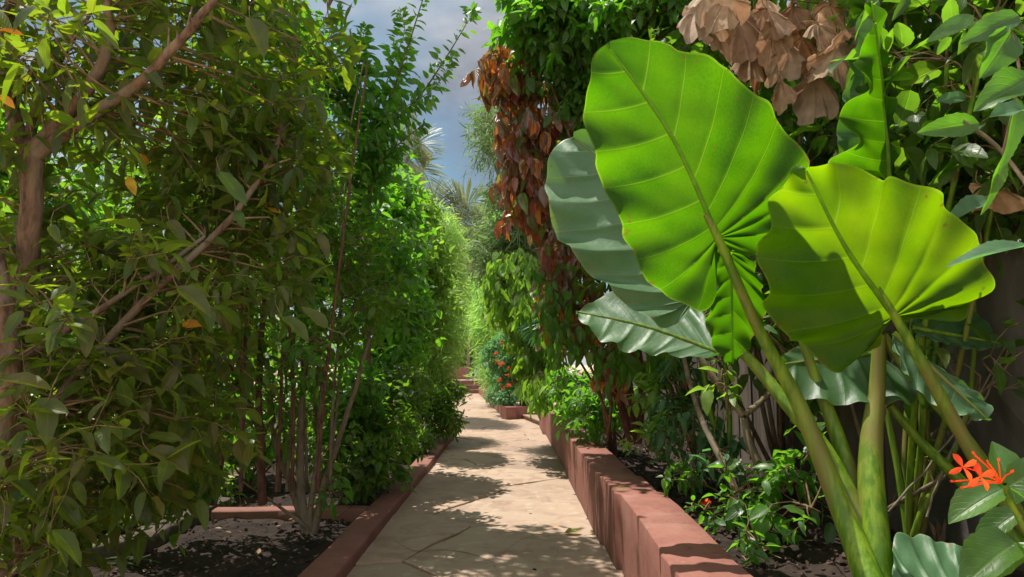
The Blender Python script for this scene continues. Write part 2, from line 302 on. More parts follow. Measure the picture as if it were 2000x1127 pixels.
# flagstones
def stonemat():
    m, nt = mat_new('flagstone'); L = nt.links.new
    out = N(nt, 'ShaderNodeOutputMaterial'); pr = N(nt, 'ShaderNodeBsdfPrincipled')
    at = N(nt, 'ShaderNodeAttribute'); at.attribute_name = 'tint'
    cr = N(nt, 'ShaderNodeValToRGB'); e = cr.color_ramp.elements; e[0].color = (.355,.25,.185,1); e[1].color = (.30,.215,.16,1)
    for p, c in ((.3,(.405,.285,.20)),(.5,(.33,.22,.165)),(.75,(.44,.325,.24))): q = e.new(p); q.color = (*c,1)
    L(at.outputs['Fac'], cr.inputs[0])
    tc = N(nt, 'ShaderNodeTexCoord')
    n1 = N(nt, 'ShaderNodeTexNoise'); n1.inputs['Scale'].default_value = 3.5; n1.inputs['Detail'].default_value = 8; n1.inputs['Roughness'].default_value=.62; n1.inputs['Distortion'].default_value = .6; L(tc.outputs['Object'], n1.inputs['Vector'])
    mx = N(nt, 'ShaderNodeMix', data_type='RGBA', blend_type='MIX'); L(cr.outputs[0], mx.inputs['A']); mx.inputs['B'].default_value = (.25,.15,.11,1)
    r = N(nt, 'ShaderNodeMapRange'); L(n1.outputs['Fac'], r.inputs['Value']); r.inputs['From Min'].default_value = .48; r.inputs['From Max'].default_value = .66; r.inputs['To Max'].default_value = .7; L(r.outputs[0], mx.inputs['Factor'])
    n2 = N(nt, 'ShaderNodeTexNoise'); n2.inputs['Scale'].default_value = 11; n2.inputs['Detail'].default_value = 6; L(tc.outputs['Object'], n2.inputs['Vector'])
    m2 = N(nt, 'ShaderNodeMix', data_type='RGBA'); L(mx.outputs['Result'], m2.inputs['A']); m2.inputs['B'].default_value = (.50,.43,.33,1)
    r2 = N(nt, 'ShaderNodeMapRange'); L(n2.outputs['Fac'], r2.inputs['Value']); r2.inputs['From Min'].default_value = .56; r2.inputs['From Max'].default_value = .75; r2.inputs['To Max'].default_value = .6; L(r2.outputs[0], m2.inputs['Factor'])
    bp = N(nt, 'ShaderNodeBump'); bp.inputs['Strength'].default_value = .5; bp.inputs['Distance'].default_value = .012; L(n1.outputs['Fac'], bp.inputs['Height'])
    L(m2.outputs['Result'], pr.inputs['Base Color']); pr.inputs['Roughness'].default_value = .72; pr.inputs['Specular IOR Level'].default_value = .3; L(bp.outputs[0], pr.inputs['Normal']); L(pr.outputs[0], out.inputs[0])
    return m
M['stone'] = stonemat()
# hero leaf: UV.x = 0 midrib .. 1 margin, UV.y = vein index
def heromat(name, base, base2, trans, tf, rough, coat=0.0, veincol=(.35,.5,.1)):
    m, nt = mat_new(name); L = nt.links.new
    out = N(nt, 'ShaderNodeOutputMaterial'); pr = N(nt, 'ShaderNodeBsdfPrincipled'); tr = N(nt, 'ShaderNodeBsdfTranslucent'); ms = N(nt, 'ShaderNodeMixShader')
    uv = N(nt, 'ShaderNodeUVMap'); sx = N(nt, 'ShaderNodeSeparateXYZ'); L(uv.outputs[0], sx.inputs[0])
    fr = N(nt, 'ShaderNodeMath', operation='FRACT'); L(sx.outputs[1], fr.inputs[0])
    a = N(nt, 'ShaderNodeMath', operation='SUBTRACT'); L(fr.outputs[0], a.inputs[0]); a.inputs[1].default_value = .5
    b = N(nt, 'ShaderNodeMath', operation='ABSOLUTE'); L(a.outputs[0], b.inputs[0])       # .5 on the vein, 0 between
    wth = N(nt, 'ShaderNodeMapRange'); L(sx.outputs[0], wth.inputs['Value']); wth.inputs['To Min'].default_value = .46; wth.inputs['To Max'].default_value = .49
    v = N(nt, 'ShaderNodeMapRange'); L(b.outputs[0], v.inputs['Value']); L(wth.outputs[0], v.inputs['From Min']); v.inputs['From Max'].default_value = .495
    soft = N(nt, 'ShaderNodeMapRange'); L(b.outputs[0], soft.inputs['Value']); soft.inputs['From Min'].default_value = .30; soft.inputs['From Max'].default_value = .5
    mg = N(nt, 'ShaderNodeMapRange'); L(sx.outputs[0], mg.inputs['Value']); mg.inputs['From Min'].default_value = .975; mg.inputs['From Max'].default_value = .99
    tc = N(nt, 'ShaderNodeTexCoord'); ns = N(nt, 'ShaderNodeTexNoise'); ns.inputs['Scale'].default_value = 6; ns.inputs['Detail'].default_value = 6; L(tc.outputs['Object'], ns.inputs['Vector'])
    r = N(nt, 'ShaderNodeMapRange'); L(ns.outputs['Fac'], r.inputs['Value']); r.inputs['From Min'].default_value = .35; r.inputs['From Max'].default_value = .65
    c = N(nt, 'ShaderNodeMix', data_type='RGBA'); c.inputs['A'].default_value = (*base,1); c.inputs['B'].default_value = (*base2,1); L(r.outputs[0], c.inputs['Factor'])
    # fine net of side veins
    mpp = N(nt, 'ShaderNodeMapping'); mpp.inputs['Scale'].default_value = (30, 8, 1); L(uv.outputs[0], mpp.inputs[0])
    vo = N(nt, 'ShaderNodeTexVoronoi'); vo.feature = 'DISTANCE_TO_EDGE'; L(mpp.outputs[0], vo.inputs['Vector']); vo.inputs['Scale'].default_value = 1.0
    vf = N(nt, 'ShaderNodeMapRange'); L(vo.outputs['Distance'], vf.inputs['Value']); vf.inputs['From Min'].default_value = .0; vf.inputs['From Max'].default_value = .12; vf.inputs['To Min'].default_value = .22; vf.inputs['To Max'].default_value = 0
    mxm = N(nt, 'ShaderNodeMath', operation='MAXIMUM'); L(v.outputs[0], mxm.inputs[0]); L(mg.outputs[0], mxm.inputs[1])
    m2 = N(nt, 'ShaderNodeMath', operation='MAXIMUM'); L(mxm.outputs[0], m2.inputs[0]); L(vf.outputs[0], m2.inputs[1])
    sc = N(nt, 'ShaderNodeMath', operation='MULTIPLY'); L(m2.outputs[0], sc.inputs[0]); sc.inputs[1].default_value = .6
    c2 = N(nt, 'ShaderNodeMix', data_type='RGBA'); L(c.outputs['Result'], c2.inputs['A']); c2.inputs['B'].default_value = (*veincol,1); L(sc.outputs[0], c2.inputs['Factor'])
    n9 = N(nt, 'ShaderNodeTexNoise'); n9.inputs['Scale'].default_value = 34; n9.inputs['Detail'].default_value = 6; L(tc.outputs['Object'], n9.inputs['Vector'])
    eg = N(nt, 'ShaderNodeMapRange'); L(sx.outputs[0], eg.inputs['Value']); eg.inputs['From Min'].default_value = .85; eg.inputs['From Max'].default_value = 1; eg.inputs['To Max'].default_value = .14
    sm = N(nt, 'ShaderNodeMath', operation='ADD'); L(n9.outputs['Fac'], sm.inputs[0]); L(eg.outputs[0], sm.inputs[1])
    bs = N(nt, 'ShaderNodeMapRange'); L(sm.outputs[0], bs.inputs['Value']); bs.inputs['From Min'].default_value = .70; bs.inputs['From Max'].default_value = .76; bs.inputs['To Max'].default_value = .75
    c3 = N(nt, 'ShaderNodeMix', data_type='RGBA'); L(c2.outputs['Result'], c3.inputs['A']); c3.inputs['B'].default_value = (.16,.10,.03,1); L(bs.outputs[0], c3.inputs['Factor'])
    L(c3.outputs['Result'], pr.inputs['Base Color']); pr.inputs['Roughness'].default_value = rough; pr.inputs['Specular IOR Level'].default_value = .5 if coat else .22; pr.inputs['Coat Weight'].default_value = coat; pr.inputs['Coat Roughness'].default_value = .3
    t1 = N(nt, 'ShaderNodeMix', data_type='RGBA'); t1.inputs['A'].default_value = (*trans,1); t1.inputs['B'].default_value = (min(1,trans[0]*1.7),min(1,trans[1]*1.3),trans[2],1); L(r.outputs[0], t1.inputs['Factor'])
    t2 = N(nt, 'ShaderNodeMix', data_type='RGBA'); L(t1.outputs['Result'], t2.inputs['A']); t2.inputs['B'].default_value = (.34,.58,.03,1); L(sc.outputs[0], t2.inputs['Factor'])
    t3 = N(nt, 'ShaderNodeMix', data_type='RGBA'); L(t2.outputs['Result'], t3.inputs['A']); t3.inputs['B'].default_value = (.22,.14,.02,1); L(bs.outputs[0], t3.inputs['Factor']); L(t3.outputs['Result'], tr.inputs['Color'])
    ad = N(nt, 'ShaderNodeMath', operation='MULTIPLY_ADD'); L(soft.outputs[0], ad.inputs[0]); ad.inputs[1].default_value = -.7; 
    n5 = N(nt, 'ShaderNodeTexNoise'); n5.inputs['Scale'].default_value = 28; n5.inputs['Detail'].default_value = 4; L(tc.outputs['Object'], n5.inputs['Vector']); L(n5.outputs['Fac'], ad.inputs[2])
    bp = N(nt, 'ShaderNodeBump'); bp.inputs['Strength'].default_value = .5; bp.inputs['Distance'].default_value = .006; L(ad.outputs[0], bp.inputs['Height']); L(bp.outputs[0], pr.inputs['Normal'])
    ms.inputs[0].default_value = tf; L(pr.outputs[0], ms.inputs[1]); L(tr.outputs[0], ms.inputs[2]); L(ms.outputs[0], out.inputs[0])
    return m
M['hero'] = heromat('alocasia_leaf', (.022,.075,.005), (.035,.10,.006), (.080,.29,.001), .62, .45, 0, (.12,.22,.02))
M['heroY'] = heromat('alocasia_leaf_young', (.03,.09,.005), (.055,.12,.006), (.17,.37,.001), .62, .45, 0, (.16,.25,.02))
M['heroG'] = heromat('alocasia_leaf_sky_sheen', (.055,.13,.055), (.08,.165,.075), (.12,.40,.03), .22, .48, .12, (.16,.27,.12))  # grey-green base colour carries the sky sheen of the upper faces
M['heroD'] = heromat('alocasia_leaf_shaded', (.03,.085,.03), (.045,.11,.035), (.10,.34,.02), .3, .5, .08, (.10,.18,.06))  # darker copy of the leaf colour, with shade put in, for leaves behind

# ------------------------------------------------------------------ setting
def grid_sheet(name, x0, x1, y0, y1, z, nx, ny, amp, mat, kind='structure'):
    g = Geo(); xs = np.linspace(x0, x1, nx); ys = np.linspace(y0, y1, ny)
    X, Y = np.meshgrid(xs, ys); Z = z+amp*(np.sin(X*7+Y*3)*np.cos(Y*5-X*2)+.6*np.sin(X*17+1)*np.sin(Y*13)) + rng.normal(0, amp*.25, X.shape)
    i = np.arange(ny-1)[:, None]*nx; j = np.arange(nx-1)[None, :]
    f = np.stack([i+j, i+j+1, i+nx+j+1, i+nx+j], -1).reshape(-1, 4)
    g.add(np.stack([X, Y, Z], -1).reshape(-1, 3), f)
    return tag(g.build(name, mat), kind=kind)
grid_sheet('ground', -260, 260, -60, 460, -.03, 2, 2, 0, M['sand'])
def bed(name, poly_x0, poly_x1, y0, y1, z, amp, nchips, csz=.012):
    g = Geo(); nx = max(8, int((poly_x1-poly_x0)/.05)); ny = int((y1-y0)/.06)
    X, Y = np.meshgrid(np.linspace(poly_x0, poly_x1, nx), np.linspace(y0, y1, ny))
    Z = z+amp*(np.sin(X*7+Y*3)*np.cos(Y*5-X*2)+.6*np.sin(X*17+1)*np.sin(Y*13)) + rng.normal(0, amp*.35, X.shape)
    i = np.arange(ny-1)[:, None]*nx; j = np.arange(nx-1)[None, :]
    g.add(np.stack([X, Y, Z], -1).reshape(-1, 3), np.stack([i+j, i+j+1, i+nx+j+1, i+nx+j], -1).reshape(-1, 4))
    for _ in range(nchips):
        x = random.uniform(poly_x0, poly_x1); y = y0+(y1-y0)*random.random()**1.7; zz = z+amp*(math.sin(x*7+y*3)*math.cos(y*5-x*2)+.6*math.sin(x*17+1)*math.sin(y*13))
        s = csz*random.uniform(.4, 1.6); q = rng.normal(0, 1, (3, 3)); q, _r = np.linalg.qr(q)
        v = np.array([(-1,-1,-.4),(1,-.8,-.4),(.9,1,-.4),(-1,.8,-.4),(-.7,-.6,.5),(.7,-.7,.4),(.6,.7,.5),(-.7,.6,.35)])*s
        g.add(v@q+np.array([x, y, zz+s*.5]), [(3,2,1,0),(4,5,6,7),(0,1,5,4),(1,2,6,5),(2,3,7,6),(3,0,4,7)], None, random.random(), 1)
    return tag(g.build(name, [M['soil'], M['chip']], smooth=False), kind='structure')
bed('soil_bed', -2.9, -1.10, 1.2, 12.0, .01, .018, 2600, .009)
bed('planting_bed', .80, 2.02, 1.0, 13.2, .36, .018, 3200, .010)

# flagstone path: Voronoi stones cut by bisectors
def clip(poly, a, b, c):
    out = []
    for i in range(len(poly)):
        p, q = poly[i], poly[(i+1) % len(poly)]
        dp = a*p[0]+b*p[1]-c; dq = a*q[0]+b*q[1]-c
        if dp <= 0: out.append(p)
        if dp*dq < 0: t = dp/(dp-dq); out.append((p[0]+(q[0]-p[0])*t, p[1]+(q[1]-p[1])*t))
    return out
def stones(g, x0, x1, y0, y1, n, z, rnd, gap=.011, sx=1.0):
    seeds = []
    tries = 0
    dmin = .62*math.sqrt((x1-x0)*(y1-y0)/n)
    while len(seeds) < n and tries < 20000:
        tries += 1; p = (rnd.uniform(x0-.2, x1+.2), rnd.uniform(y0-.2, y1+.2))
        if all((p[0]-q[0])**2+(p[1]-q[1])**2 > dmin*dmin*(.6+.8*((i*37) % 10)/10) for i, q in enumerate(seeds)): seeds.append(p)
    for i, s in enumerate(seeds):
        poly = [(x0, y0), (x1, y0), (x1, y1), (x0, y1)]
        for k, q in enumerate(seeds):
            if k == i: continue
            a, b = q[0]-s[0], q[1]-s[1]; l = math.hypot(a, b); 
            if l > 3.2: continue
            a /= l; b /= l; poly = clip(poly, a, b, a*(s[0]+q[0])/2+b*(s[1]+q[1])/2-gap*rnd.uniform(.3, 1.5))
            if len(poly) < 3: break
        if len(poly) < 3: continue
        # ragged outline
        pts = []
        for k in range(len(poly)):
            p, q = np.array(poly[k]), np.array(poly[(k+1) % len(poly)]); l = np.linalg.norm(q-p)
            if l < .02: continue
            m = max(1, int(l/.05)); nn = np.array([-(q-p)[1], (q-p)[0]])/l; ph = rnd.uniform(0, 6)
            for j in range(m):
                t = j/m; w = math.sin(math.pi*t)
                pts.append(p+(q-p)*t+nn*(w*.022*l*math.sin(t*5+ph)+rnd.uniform(-.004, .006)))
        if len(pts) < 4: continue
        pts = np.array(pts); cen = pts.mean(0); m = len(pts); hz = z+rnd.uniform(0, .006); tint = rnd.random(); tx, ty = rnd.uniform(-.004,.004), rnd.uniform(-.004,.004)
        rings = []
        for sc_, dz in ((1, -.02), (1, -.004), (.982, .0), (.55, .0), (0.02, .001)):
            q = cen+(pts-cen)*sc_; rings.append(np.c_[q, hz+dz+tx*(q[:,0]-cen[0])+ty*(q[:,1]-cen[1])])
        v = np.concatenate(rings); f = []
        for r in range(4):
            for k in range(m): f.append((r*m+k, r*m+(k+1) % m, (r+1)*m+(k+1) % m, (r+1)*m+k))
        g.add(v, f, None, tint, 0)
rnd = random.Random(11)
g = Geo()
stones(g, -.95, .66, 1.2, 12.6, 21, .012, rnd, .007)
stones(g, -4.2, 2.3, 12.61, 28.2, 90, .012, rnd)
g.add([(-.96,1.0,0),(.70,1.0,0),(.70,12.6,0),(-.96,12.6,0)], [(0,1,2,3)], None, .5, 1)
g.add([(-4.3,12.6,0),(2.4,12.6,0),(2.4,28.4,0),(-4.3,28.4,0)], [(0,1,2,3)], None, .5, 1)
tag(g.build('path', [M['stone'], M['mortar']], smooth=False), kind='structure')
# the long crack in the nearest slab
def crack(pxs, w):
    g = Geo(); p = smooth_pts([G(x, y, .0195) for x, y in pxs], 40)
    p[:, :2] += rng.normal(0, .0035, (40, 2)); v = []
    for i, q in enumerate(p):
        ww = w*(.35+.65*math.sin(math.pi*i/39))*random.uniform(.6, 1.3); v += [q+[0, -ww, 0], q+[0, ww, 0]]
    g.add(v, [(2*i, 2*i+2, 2*i+3, 2*i+1) for i in range(39)]); return g
M['crack'] = noisemat('crack', (.03,.02,.015), (.06,.04,.03), 20, .95)
g = crack([(768,1052),(790,1068),(815,1076),(870,1074),(920,1082),(968,1100)], .0045)
g2_ = crack([(968,1100),(1000,1066),(1030,1050),(1100,1046)], .003)
g.add(g2_.v[0], g2_.f[0]); tag(g.build('path_crack', M['crack']), kind='structure')

def wallpoly(name, line, width_fn, z0, z1, mat, label, cat, side=1, sub=.16):
    """wall following a path-side line of (x,y) points, bevelled top, slightly uneven"""
    g = Geo(); pts = []
    for k in range(len(line)-1):
        a = np.array(line[k], float); b = np.array(line[k+1], float); m = max(1, int(np.linalg.norm(b-a)/sub))
        for j in range(m): pts.append(a+(b-a)*j/m)
    pts.append(np.array(line[-1], float)); pts = np.array(pts)
    d = np.gradient(pts, axis=0); d /= np.linalg.norm(d, axis=1)[:, None]+1e-9; nrm = np.c_[d[:, 1], -d[:, 0]]*side
    sec = []
    bv = min(.009, (z1-z0)*.2)
    for k, p in enumerate(pts):
        w = width_fn; a = p; n = nrm[k]; wz = .004*math.sin(k*.9)+random.uniform(-.002, .002); wx = random.uniform(-.003, .003)
        prof = [(0, z0-.05), (wx, z0+(z1-z0)*.33), (wx*.5, z0+(z1-z0)*.66), (0, z1-bv+wz), (bv*.35, z1-bv*.3+wz), (bv, z1+wz), (w*.5, z1+wz+.003), (w-bv, z1+wz), (w, z1-bv+wz), (w, z0-.05)]
        sec.append([(a[0]+n[0]*q, a[1]+n[1]*q, z) for q, z in prof])
    m = len(sec[0]); v = np.array(sec).reshape(-1, 3); f = []
    for k in range(len(pts)-1):
        for j in range(m-1): f.append((k*m+j, (k+1)*m+j, (k+1)*m+j+1, k*m+j+1))
    for k in (0, len(pts)-1):
        b = k*m
        for j in range(m//2-1): f.append((b+j, b+j+1, b+m-2-j, b+m-1-j))
    g.add(v, f, None, np.repeat(.5+.45*np.sin(np.arange(len(pts))*.37)*np.cos(np.arange(len(pts))*.11+1), m))
    o = g.build(name, mat)
    o.modifiers.new('es', 'EDGE_SPLIT').split_angle = R(50)
    return tag(o, label, cat)
wallpoly('planter_wall', [(.60,1.0),(.588,2.80),(.603,2.83),(.632,4.08),(.602,4.11),(.60,4.62),(.580,4.66),(.585,8),(.565,11.6),(.515,11.7),(.52,13.2)], .265, 0, .452, M['red_wall'], 'long waist of terracotta rendered planter wall running along the right of the path', 'garden wall')
wallpoly('kerb', [(-.93,1.2),(-.93,4),(-.925,8),(-.935,11.6)], .195, 0, .094, M['red_dull'], 'low dull red kerb along the left edge of the flagstone path', 'kerb', side=-1)
a = G(730,968,.1); b = G(560,966,.1); c = G(430,968,.1); d = G(330,1000,.1); e = G(250,1045,.1)
wallpoly('kerb', [(-1.125,5.55),(-1.8,5.55),(-2.3,5.5)], .16, 0, .085, M['red_dull'], 'short red cross kerb joining the path kerb between two left beds', 'kerb', side=-1)
wallpoly('edging', [(-2.32,5.52),(c[0],c[1]+.05),(d[0],d[1]),(e[0],e[1]),(e[0]-.5,e[1]-.5)], .2, 0, .11, M['edge'], 'curved grey stone edging at the back of the dark left bed', 'edging', side=-1)
# far end
q0 = (-.12,14.7); 
wallpoly('planter_wall', [(-.12,14.7),(-.14,14.78),(-.72,21.0),(-1.32,27.3)], .22, 0, .27, M['red_wall'], 'low red planter wall beside the far bend of the path, leading to the steps', 'garden wall')
wallpoly('planter_wall', [(2.2,15.5),(.9,15.25),(-.13,14.72)], .2, 0, .28, M['red_wall'], 'low red planter wall facing the viewer behind the raised paving square', 'garden wall', side=1)
g = Geo(); tp = [(.22,15.0),(.62,12.9),(2.3,12.9),(2.3,15.2)]
boxm(g, 0, 1, 0, 1, -.05, .10); v = g.v[0]
g.v[0] = np.array([(*tp[0],-.05),(*tp[1],-.05),(*tp[2],-.05),(*tp[3],-.05),(*tp[0],.085),(*tp[1],.085),(*tp[2],.085),(*tp[3],.085)])
st = empty('landing', (1.3,14,0), 'raised side landing of pale stone with a red riser, right of the far path', 'step')
g.build('riser', M['red_wall'], st, smooth=False)
g = Geo(); g.add([(tp[0][0]-.02,tp[0][1],.088),(tp[1][0]-.02,tp[1][1],.088),(*tp[2],.088),(*tp[3],.088),(tp[0][0]-.02,tp[0][1],.112),(tp[1][0]-.02,tp[1][1],.112),(*tp[2],.112),(*tp[3],.112)], [(3,2,1,0),(4,5,6,7),(0,1,5,4),(1,2,6,5),(2,3,7,6),(3,0,4,7)])
g.build('paving_top', M['stone'], st, smooth=False)
fs = empty('steps', (-2.5,28,0), 'flight of three red steps with pale treads at the far end of the path', 'steps')
for i in range(3):
    g = Geo(); boxm(g, -4.4, -1.15, 27.4+.45*i, 29.5, .0+.17*i, .14+.17*i); rr = g.build('riser', M['red_wall'], fs, smooth=False)
    g = Geo(); boxm(g, -4.42, -1.13, 27.37+.45*i, 29.5, .142+.17*i, .168+.17*i); g.build('tread', M['stone'], fs, smooth=False)
g = Geo(); boxm(g, -8, 8, 29.5, 60, 0, .5); tag(g.build('terrace', M['stone'], smooth=False), kind='structure')
wallpoly('planter_wall', [(-3.2,31),(-1.9,31)], .3, .5, 1.05, M['red_wall'], 'small red planter wall above the far steps under dark leaves', 'garden wall')

# back wall of the right-hand bed
g = Geo(); ny, nzz = 90, 18; Y, Z = np.meshgrid(np.linspace(.6, 14, ny), np.linspace(.2, 2.35, nzz)); X = 2.02+rng.normal(0, .006, Y.shape)+.02*np.sin(Y*3)*np.sin(Z*4)
i = np.arange(nzz-1)[:, None]*ny; j = np.arange(ny-1)[None, :]; f = np.stack([i+j, i+ny+j, i+ny+j+1, i+j+1], -1).reshape(-1, 4)
g.add(np.stack([X, Y, Z], -1).reshape(-1, 3), f)
n = g.n; g.add([(2.04,.6,2.35),(2.04,14,2.35),(2.26,14,2.35),(2.26,.6,2.35),(2.26,.6,.2),(2.26,14,.2),(2.04,.6,.2),(2.04,14,.2)], [(0,3,2,1),(3,4,5,2),(0,6,4,3),(1,2,5,7)])
tag(g.build('boundary_wall', M['plaster'], smooth=False), 'dark weather-stained boundary wall behind the plants of the right bed', 'wall')
fe = empty('board_fence', (1.86,6,0), 'grey brown board fence behind the trunks of the right bed', 'fence')
g = Geo(); y = 3.4
while y < 9.5:
    w = random.uniform(.13,.16); boxm(g, 1.90+random.uniform(-.008,.008), 1.925, y, y+w, .3, 1.55+random.uniform(-.02,.02), random.random()); y += w+.012
g.build('boards', M['plank'], fe, smooth=False)
g = Geo(); boxm(g, 1.928, 1.975, 3.4, 9.5, 1.3, 1.38); boxm(g, 1.928, 1.975, 3.4, 9.5, .6, .68); g.build('rail', M['plank'], fe, smooth=False)

# ------------------------------------------------------------------ plants
def rdir(): return nz(rng.normal(0, 1, 3))
UP = np.array([0, 0, 1.])
def ell(px, py, Y, rx, ry, rd):
    return (P(px, py, Y), np.array([rx*Y/F, rd, ry*Y/F]))
def sample(vols, k, shell=.5):
    w = np.array([v[1].prod()**.67 for v in vols]); w /= w.sum(); out = []
    for idx in rng.choice(len(vols), k, p=w):
        c, r = vols[idx]; d = rdir(); rad = shell+(1-shell)*random.random() if random.random() < .75 else random.random()
        out.append((c+d*r*rad, d))
    return out
def spray(LV, tw, o, out, n_tw, tl, n_lf, size, droop=.3, hang=False, up=.9, tr=.0022, spread=.8, tintb=None):
    for _ in range(n_tw):
        d = nz(out*.7+rdir()*spread+UP*(-.6 if hang else .25)); l = tl*random.uniform(.6, 1.2)
        side = rdir()*l*.15
        pts = [o, o+d*l*.5+side, o+d*l+np.array([0, 0, -l*droop*.6])]
        if tw is not None: tube(tw, pts, tr, tr*.5, 4, 4)
        q = smooth_pts(pts, n_lf+1)
        a = nz(np.cross(d, UP)+1e-3); b = np.cross(d, a); th = random.random()*6
        tb = random.random() if tintb is None else random.uniform(*tintb)
        for k in range(n_lf):
            th += 2.4; rdl = a*math.cos(th)+b*math.sin(th)
            ld = nz(d*.45+rdl*.85+np.array([0, 0, -droop*random.uniform(.5, 2.2)]))
            if hang: ld = nz(ld*.5+np.array([0, 0, -1.])*random.uniform(.5, 1.3))
            nn = UP*up+rdir()*.55 if not hang else rdir()*.8+out*.8
            s = size*min(1.5, math.exp(random.gauss(-.12, .33)))
            LV.add(q[k+1]+ld*s*.12, ld, nn, s, min(1, max(0, tb*.35+random.random()*.65)))
def plant(name, label, cat, base, vols, n, mat, kind='ovate', size=.08, width=.32, nl=5, nc=3, stems=None, bark='bark', stem_r=.02,
          n_tw=4, tl=.22, n_lf=7, droop=.3, hang=False, up=.9, shell=.5, spread=.8, stem_name='stem', group=None, extra=None, foliage='foliage', limbs=True, outl=1.0, tr=.0022, limb_max=.7):
    base = np.asarray(base, float)
    root = empty(name, base, label, cat, group)
    LV = Leaves(kind, width, nl, nc); tw = Geo()
    if n <= 60: limb_max = 2.5
    allp = []
    if stems:
        for s in stems:
            g = Geo(); q = smooth_pts(s[0], 4*len(s[0])); tube(g, s[0], s[1], s[2], 9, None, .5, s[1]*.08); g.build(stem_name, M[bark], root); allp += list(q)
    else:
        g = Geo(); c = np.mean([v[0] for v in vols], axis=0)
        for v in vols:
            mid = base*.5+v[0]*.5+rng.normal(0, .06, 3)*np.array([1, 1, 0]); pts = [base, base*.7+mid*.3+rng.normal(0, .03, 3)*[1,1,0], mid, v[0]]
            tube(g, pts, stem_r, stem_r*.4, 7, 10); allp += list(smooth_pts(pts, 12))
        g.build(stem_name, M[bark], root)
    allp = np.array(allp)
    for o, d in sample(vols, n, shell):
        if limbs:
            k = np.argmin(((allp-o)**2).sum(1)+.6*np.maximum(0, allp[:, 2]-o[2]+.25)**2)
            a = allp[k]; 
            if np.linalg.norm(o-a) < limb_max: tube(tw, [a, a*.45+o*.55+rng.normal(0, .03, 3)+[0,0,.03], o], .0055, .0025, 5, 5)
        spray(LV, tw, o, d*outl, n_tw, tl, n_lf, size, droop, hang, up, tr, spread)
    if extra: extra(LV, tw)
    g = Geo(); LV.into(g); fo = g.build(foliage, M[mat] if isinstance(mat, str) else mat, root)
    if tw.v: tw.build('twigs', M['twig'], root)
    return root
def px_line(pts, Y0, Y1=None):
    n = len(pts); Y1 = Y0 if Y1 is None else Y1
    return [P(x, y, Y0+(Y1-Y0)*i/max(1, n-1)) for i, (x, y) in enumerate(pts)]
exec_plants = True

# --- hero alocasia
def hero_leaf(parent, attach, tip, left, right, Yc, cx, cy, mat, bend=(0, 0), nv=9, e0=.38, ruf=.02, quilt=.008, rib=(.011, .0025), label=None, wav=6, cup=0.0, pw=(1.1, 2.0)):
    """margins are pixel outlines running from the notch by the attachment to the tip; depth is a tilted plane with relief"""
    ax, ay = attach
    D = lambda x, y: Yc+cx*(x-ax)/1000+cy*(y-ay)/1000
    Q = lambda x, y: P(x, y, D(x, y))
    p0, p1, p2 = Q(ax, ay), Q(ax+100, ay), Q(ax, ay+100); nrm = nz(np.cross(p1-p0, p2-p0)); 
    mid = smooth_pts([attach, ((attach[0]+tip[0])/2+bend[0], (attach[1]+tip[1])/2+bend[1]), tip], 60)
    def M_(s): t = min(max(s, 0), 1)*59; i = min(int(t), 58); return mid[i]*(1-(t-i))+mid[i+1]*(t-i)
    g = Geo(); rows = nv*10; nt_ = 20
    for si, ol in ((-1, left), (1, right)):
        o = smooth_pts(ol, 240); al = np.r_[0, np.cumsum(np.linalg.norm(np.diff(o, axis=0), axis=1))]; al /= al[-1]
        V = []; UV = []; ph = random.uniform(0, 6)
        for r in range(rows+1):
            e = r/rows; end = np.array([np.interp(e, al, o[:, 0]), np.interp(e, al, o[:, 1])])
            s = max(0, (e-e0)/(1-e0)); s = s**(pw[0] if si < 0 else pw[1])
            end = end + (np.array([ax, ay])-end)/np.linalg.norm(np.array([ax, ay])-end)*(2.2*math.sin(e*nv*2*math.pi+1)+2.0*math.sin(e*41+ph)+1.2*math.sin(e*97+ph*3))*math.sin(math.pi*min(1,e*1.0))**.4; st = M_(s); tipd = np.array(tip)-np.array(attach); ctrl = st*.5+end*.5 - tipd/np.linalg.norm(tipd)*np.linalg.norm(end-st)*.10*(1 if e > e0*.6 else 0)
            for k in range(nt_+1):
                t = k/nt_; p = st*(1-t)**2+ctrl*2*t*(1-t)+end*t*t
                v = e*nv
                q = quilt*abs(math.sin(math.pi*v))**.8*math.sin(math.pi*min(1, t*1.05))**.7*(1-.2*t)
                w = ruf*t**2.6*math.sin(e*wav*2*math.pi+ph)+ruf*.4*t**4*math.sin(e*wav*5.3+ph*2)
                lf_ = .010*math.sin(p[0]*.021+p[1]*.013+ph)*math.sin(p[1]*.027-p[0]*.008)*t+.0035*math.sin(p[0]*.07+v*3)*math.sin(p[1]*.06)*math.sin(math.pi*t); V.append(Q(*p)+nrm*(w+q*1.0+cup*t*t+lf_)); UV.append((t, v))
        m = nt_+1; i = np.arange(rows)[:, None]*m; j = np.arange(nt_)[None, :]
        f = np.stack([i+j, i+j+1, i+m+j+1, i+m+j], -1).reshape(-1, 4)
        g.add(V, f, UV)
    lf = g.build('leaf', M[mat], parent)
    if label: lf['label'] = label
    g = Geo(); mm = [Q(*mid[i])-nz(nrm)*0 for i in range(0, 60, 6)]+[Q(*mid[59])]
    tube(g, mm, list(np.linspace(rib[0], rib[1], 6)), None, 8, 40); g.build('midrib', M['rib'] if mat in ('hero','heroY') else M['gstem'], lf)
    return lf
def petiole(parent, pts, Ys, wpx, mat='gstem', label=None):
    g = Geo(); w3 = [P(x, y, Yv) for (x, y), Yv in zip(pts, Ys)]; rad = [w/2*Yv/F for w, Yv in zip(wpx, Ys)]
    tube(g, w3, rad, None, 14, 6*len(pts)); o = g.build('petiole', M[mat], parent)
    if label: o['label'] = label
    return o
al = empty('elephant_ear', G(1760,1190,.4), 'giant elephant ear plant with huge glowing green heart-shaped leaves on thick stalks at right', 'plant')
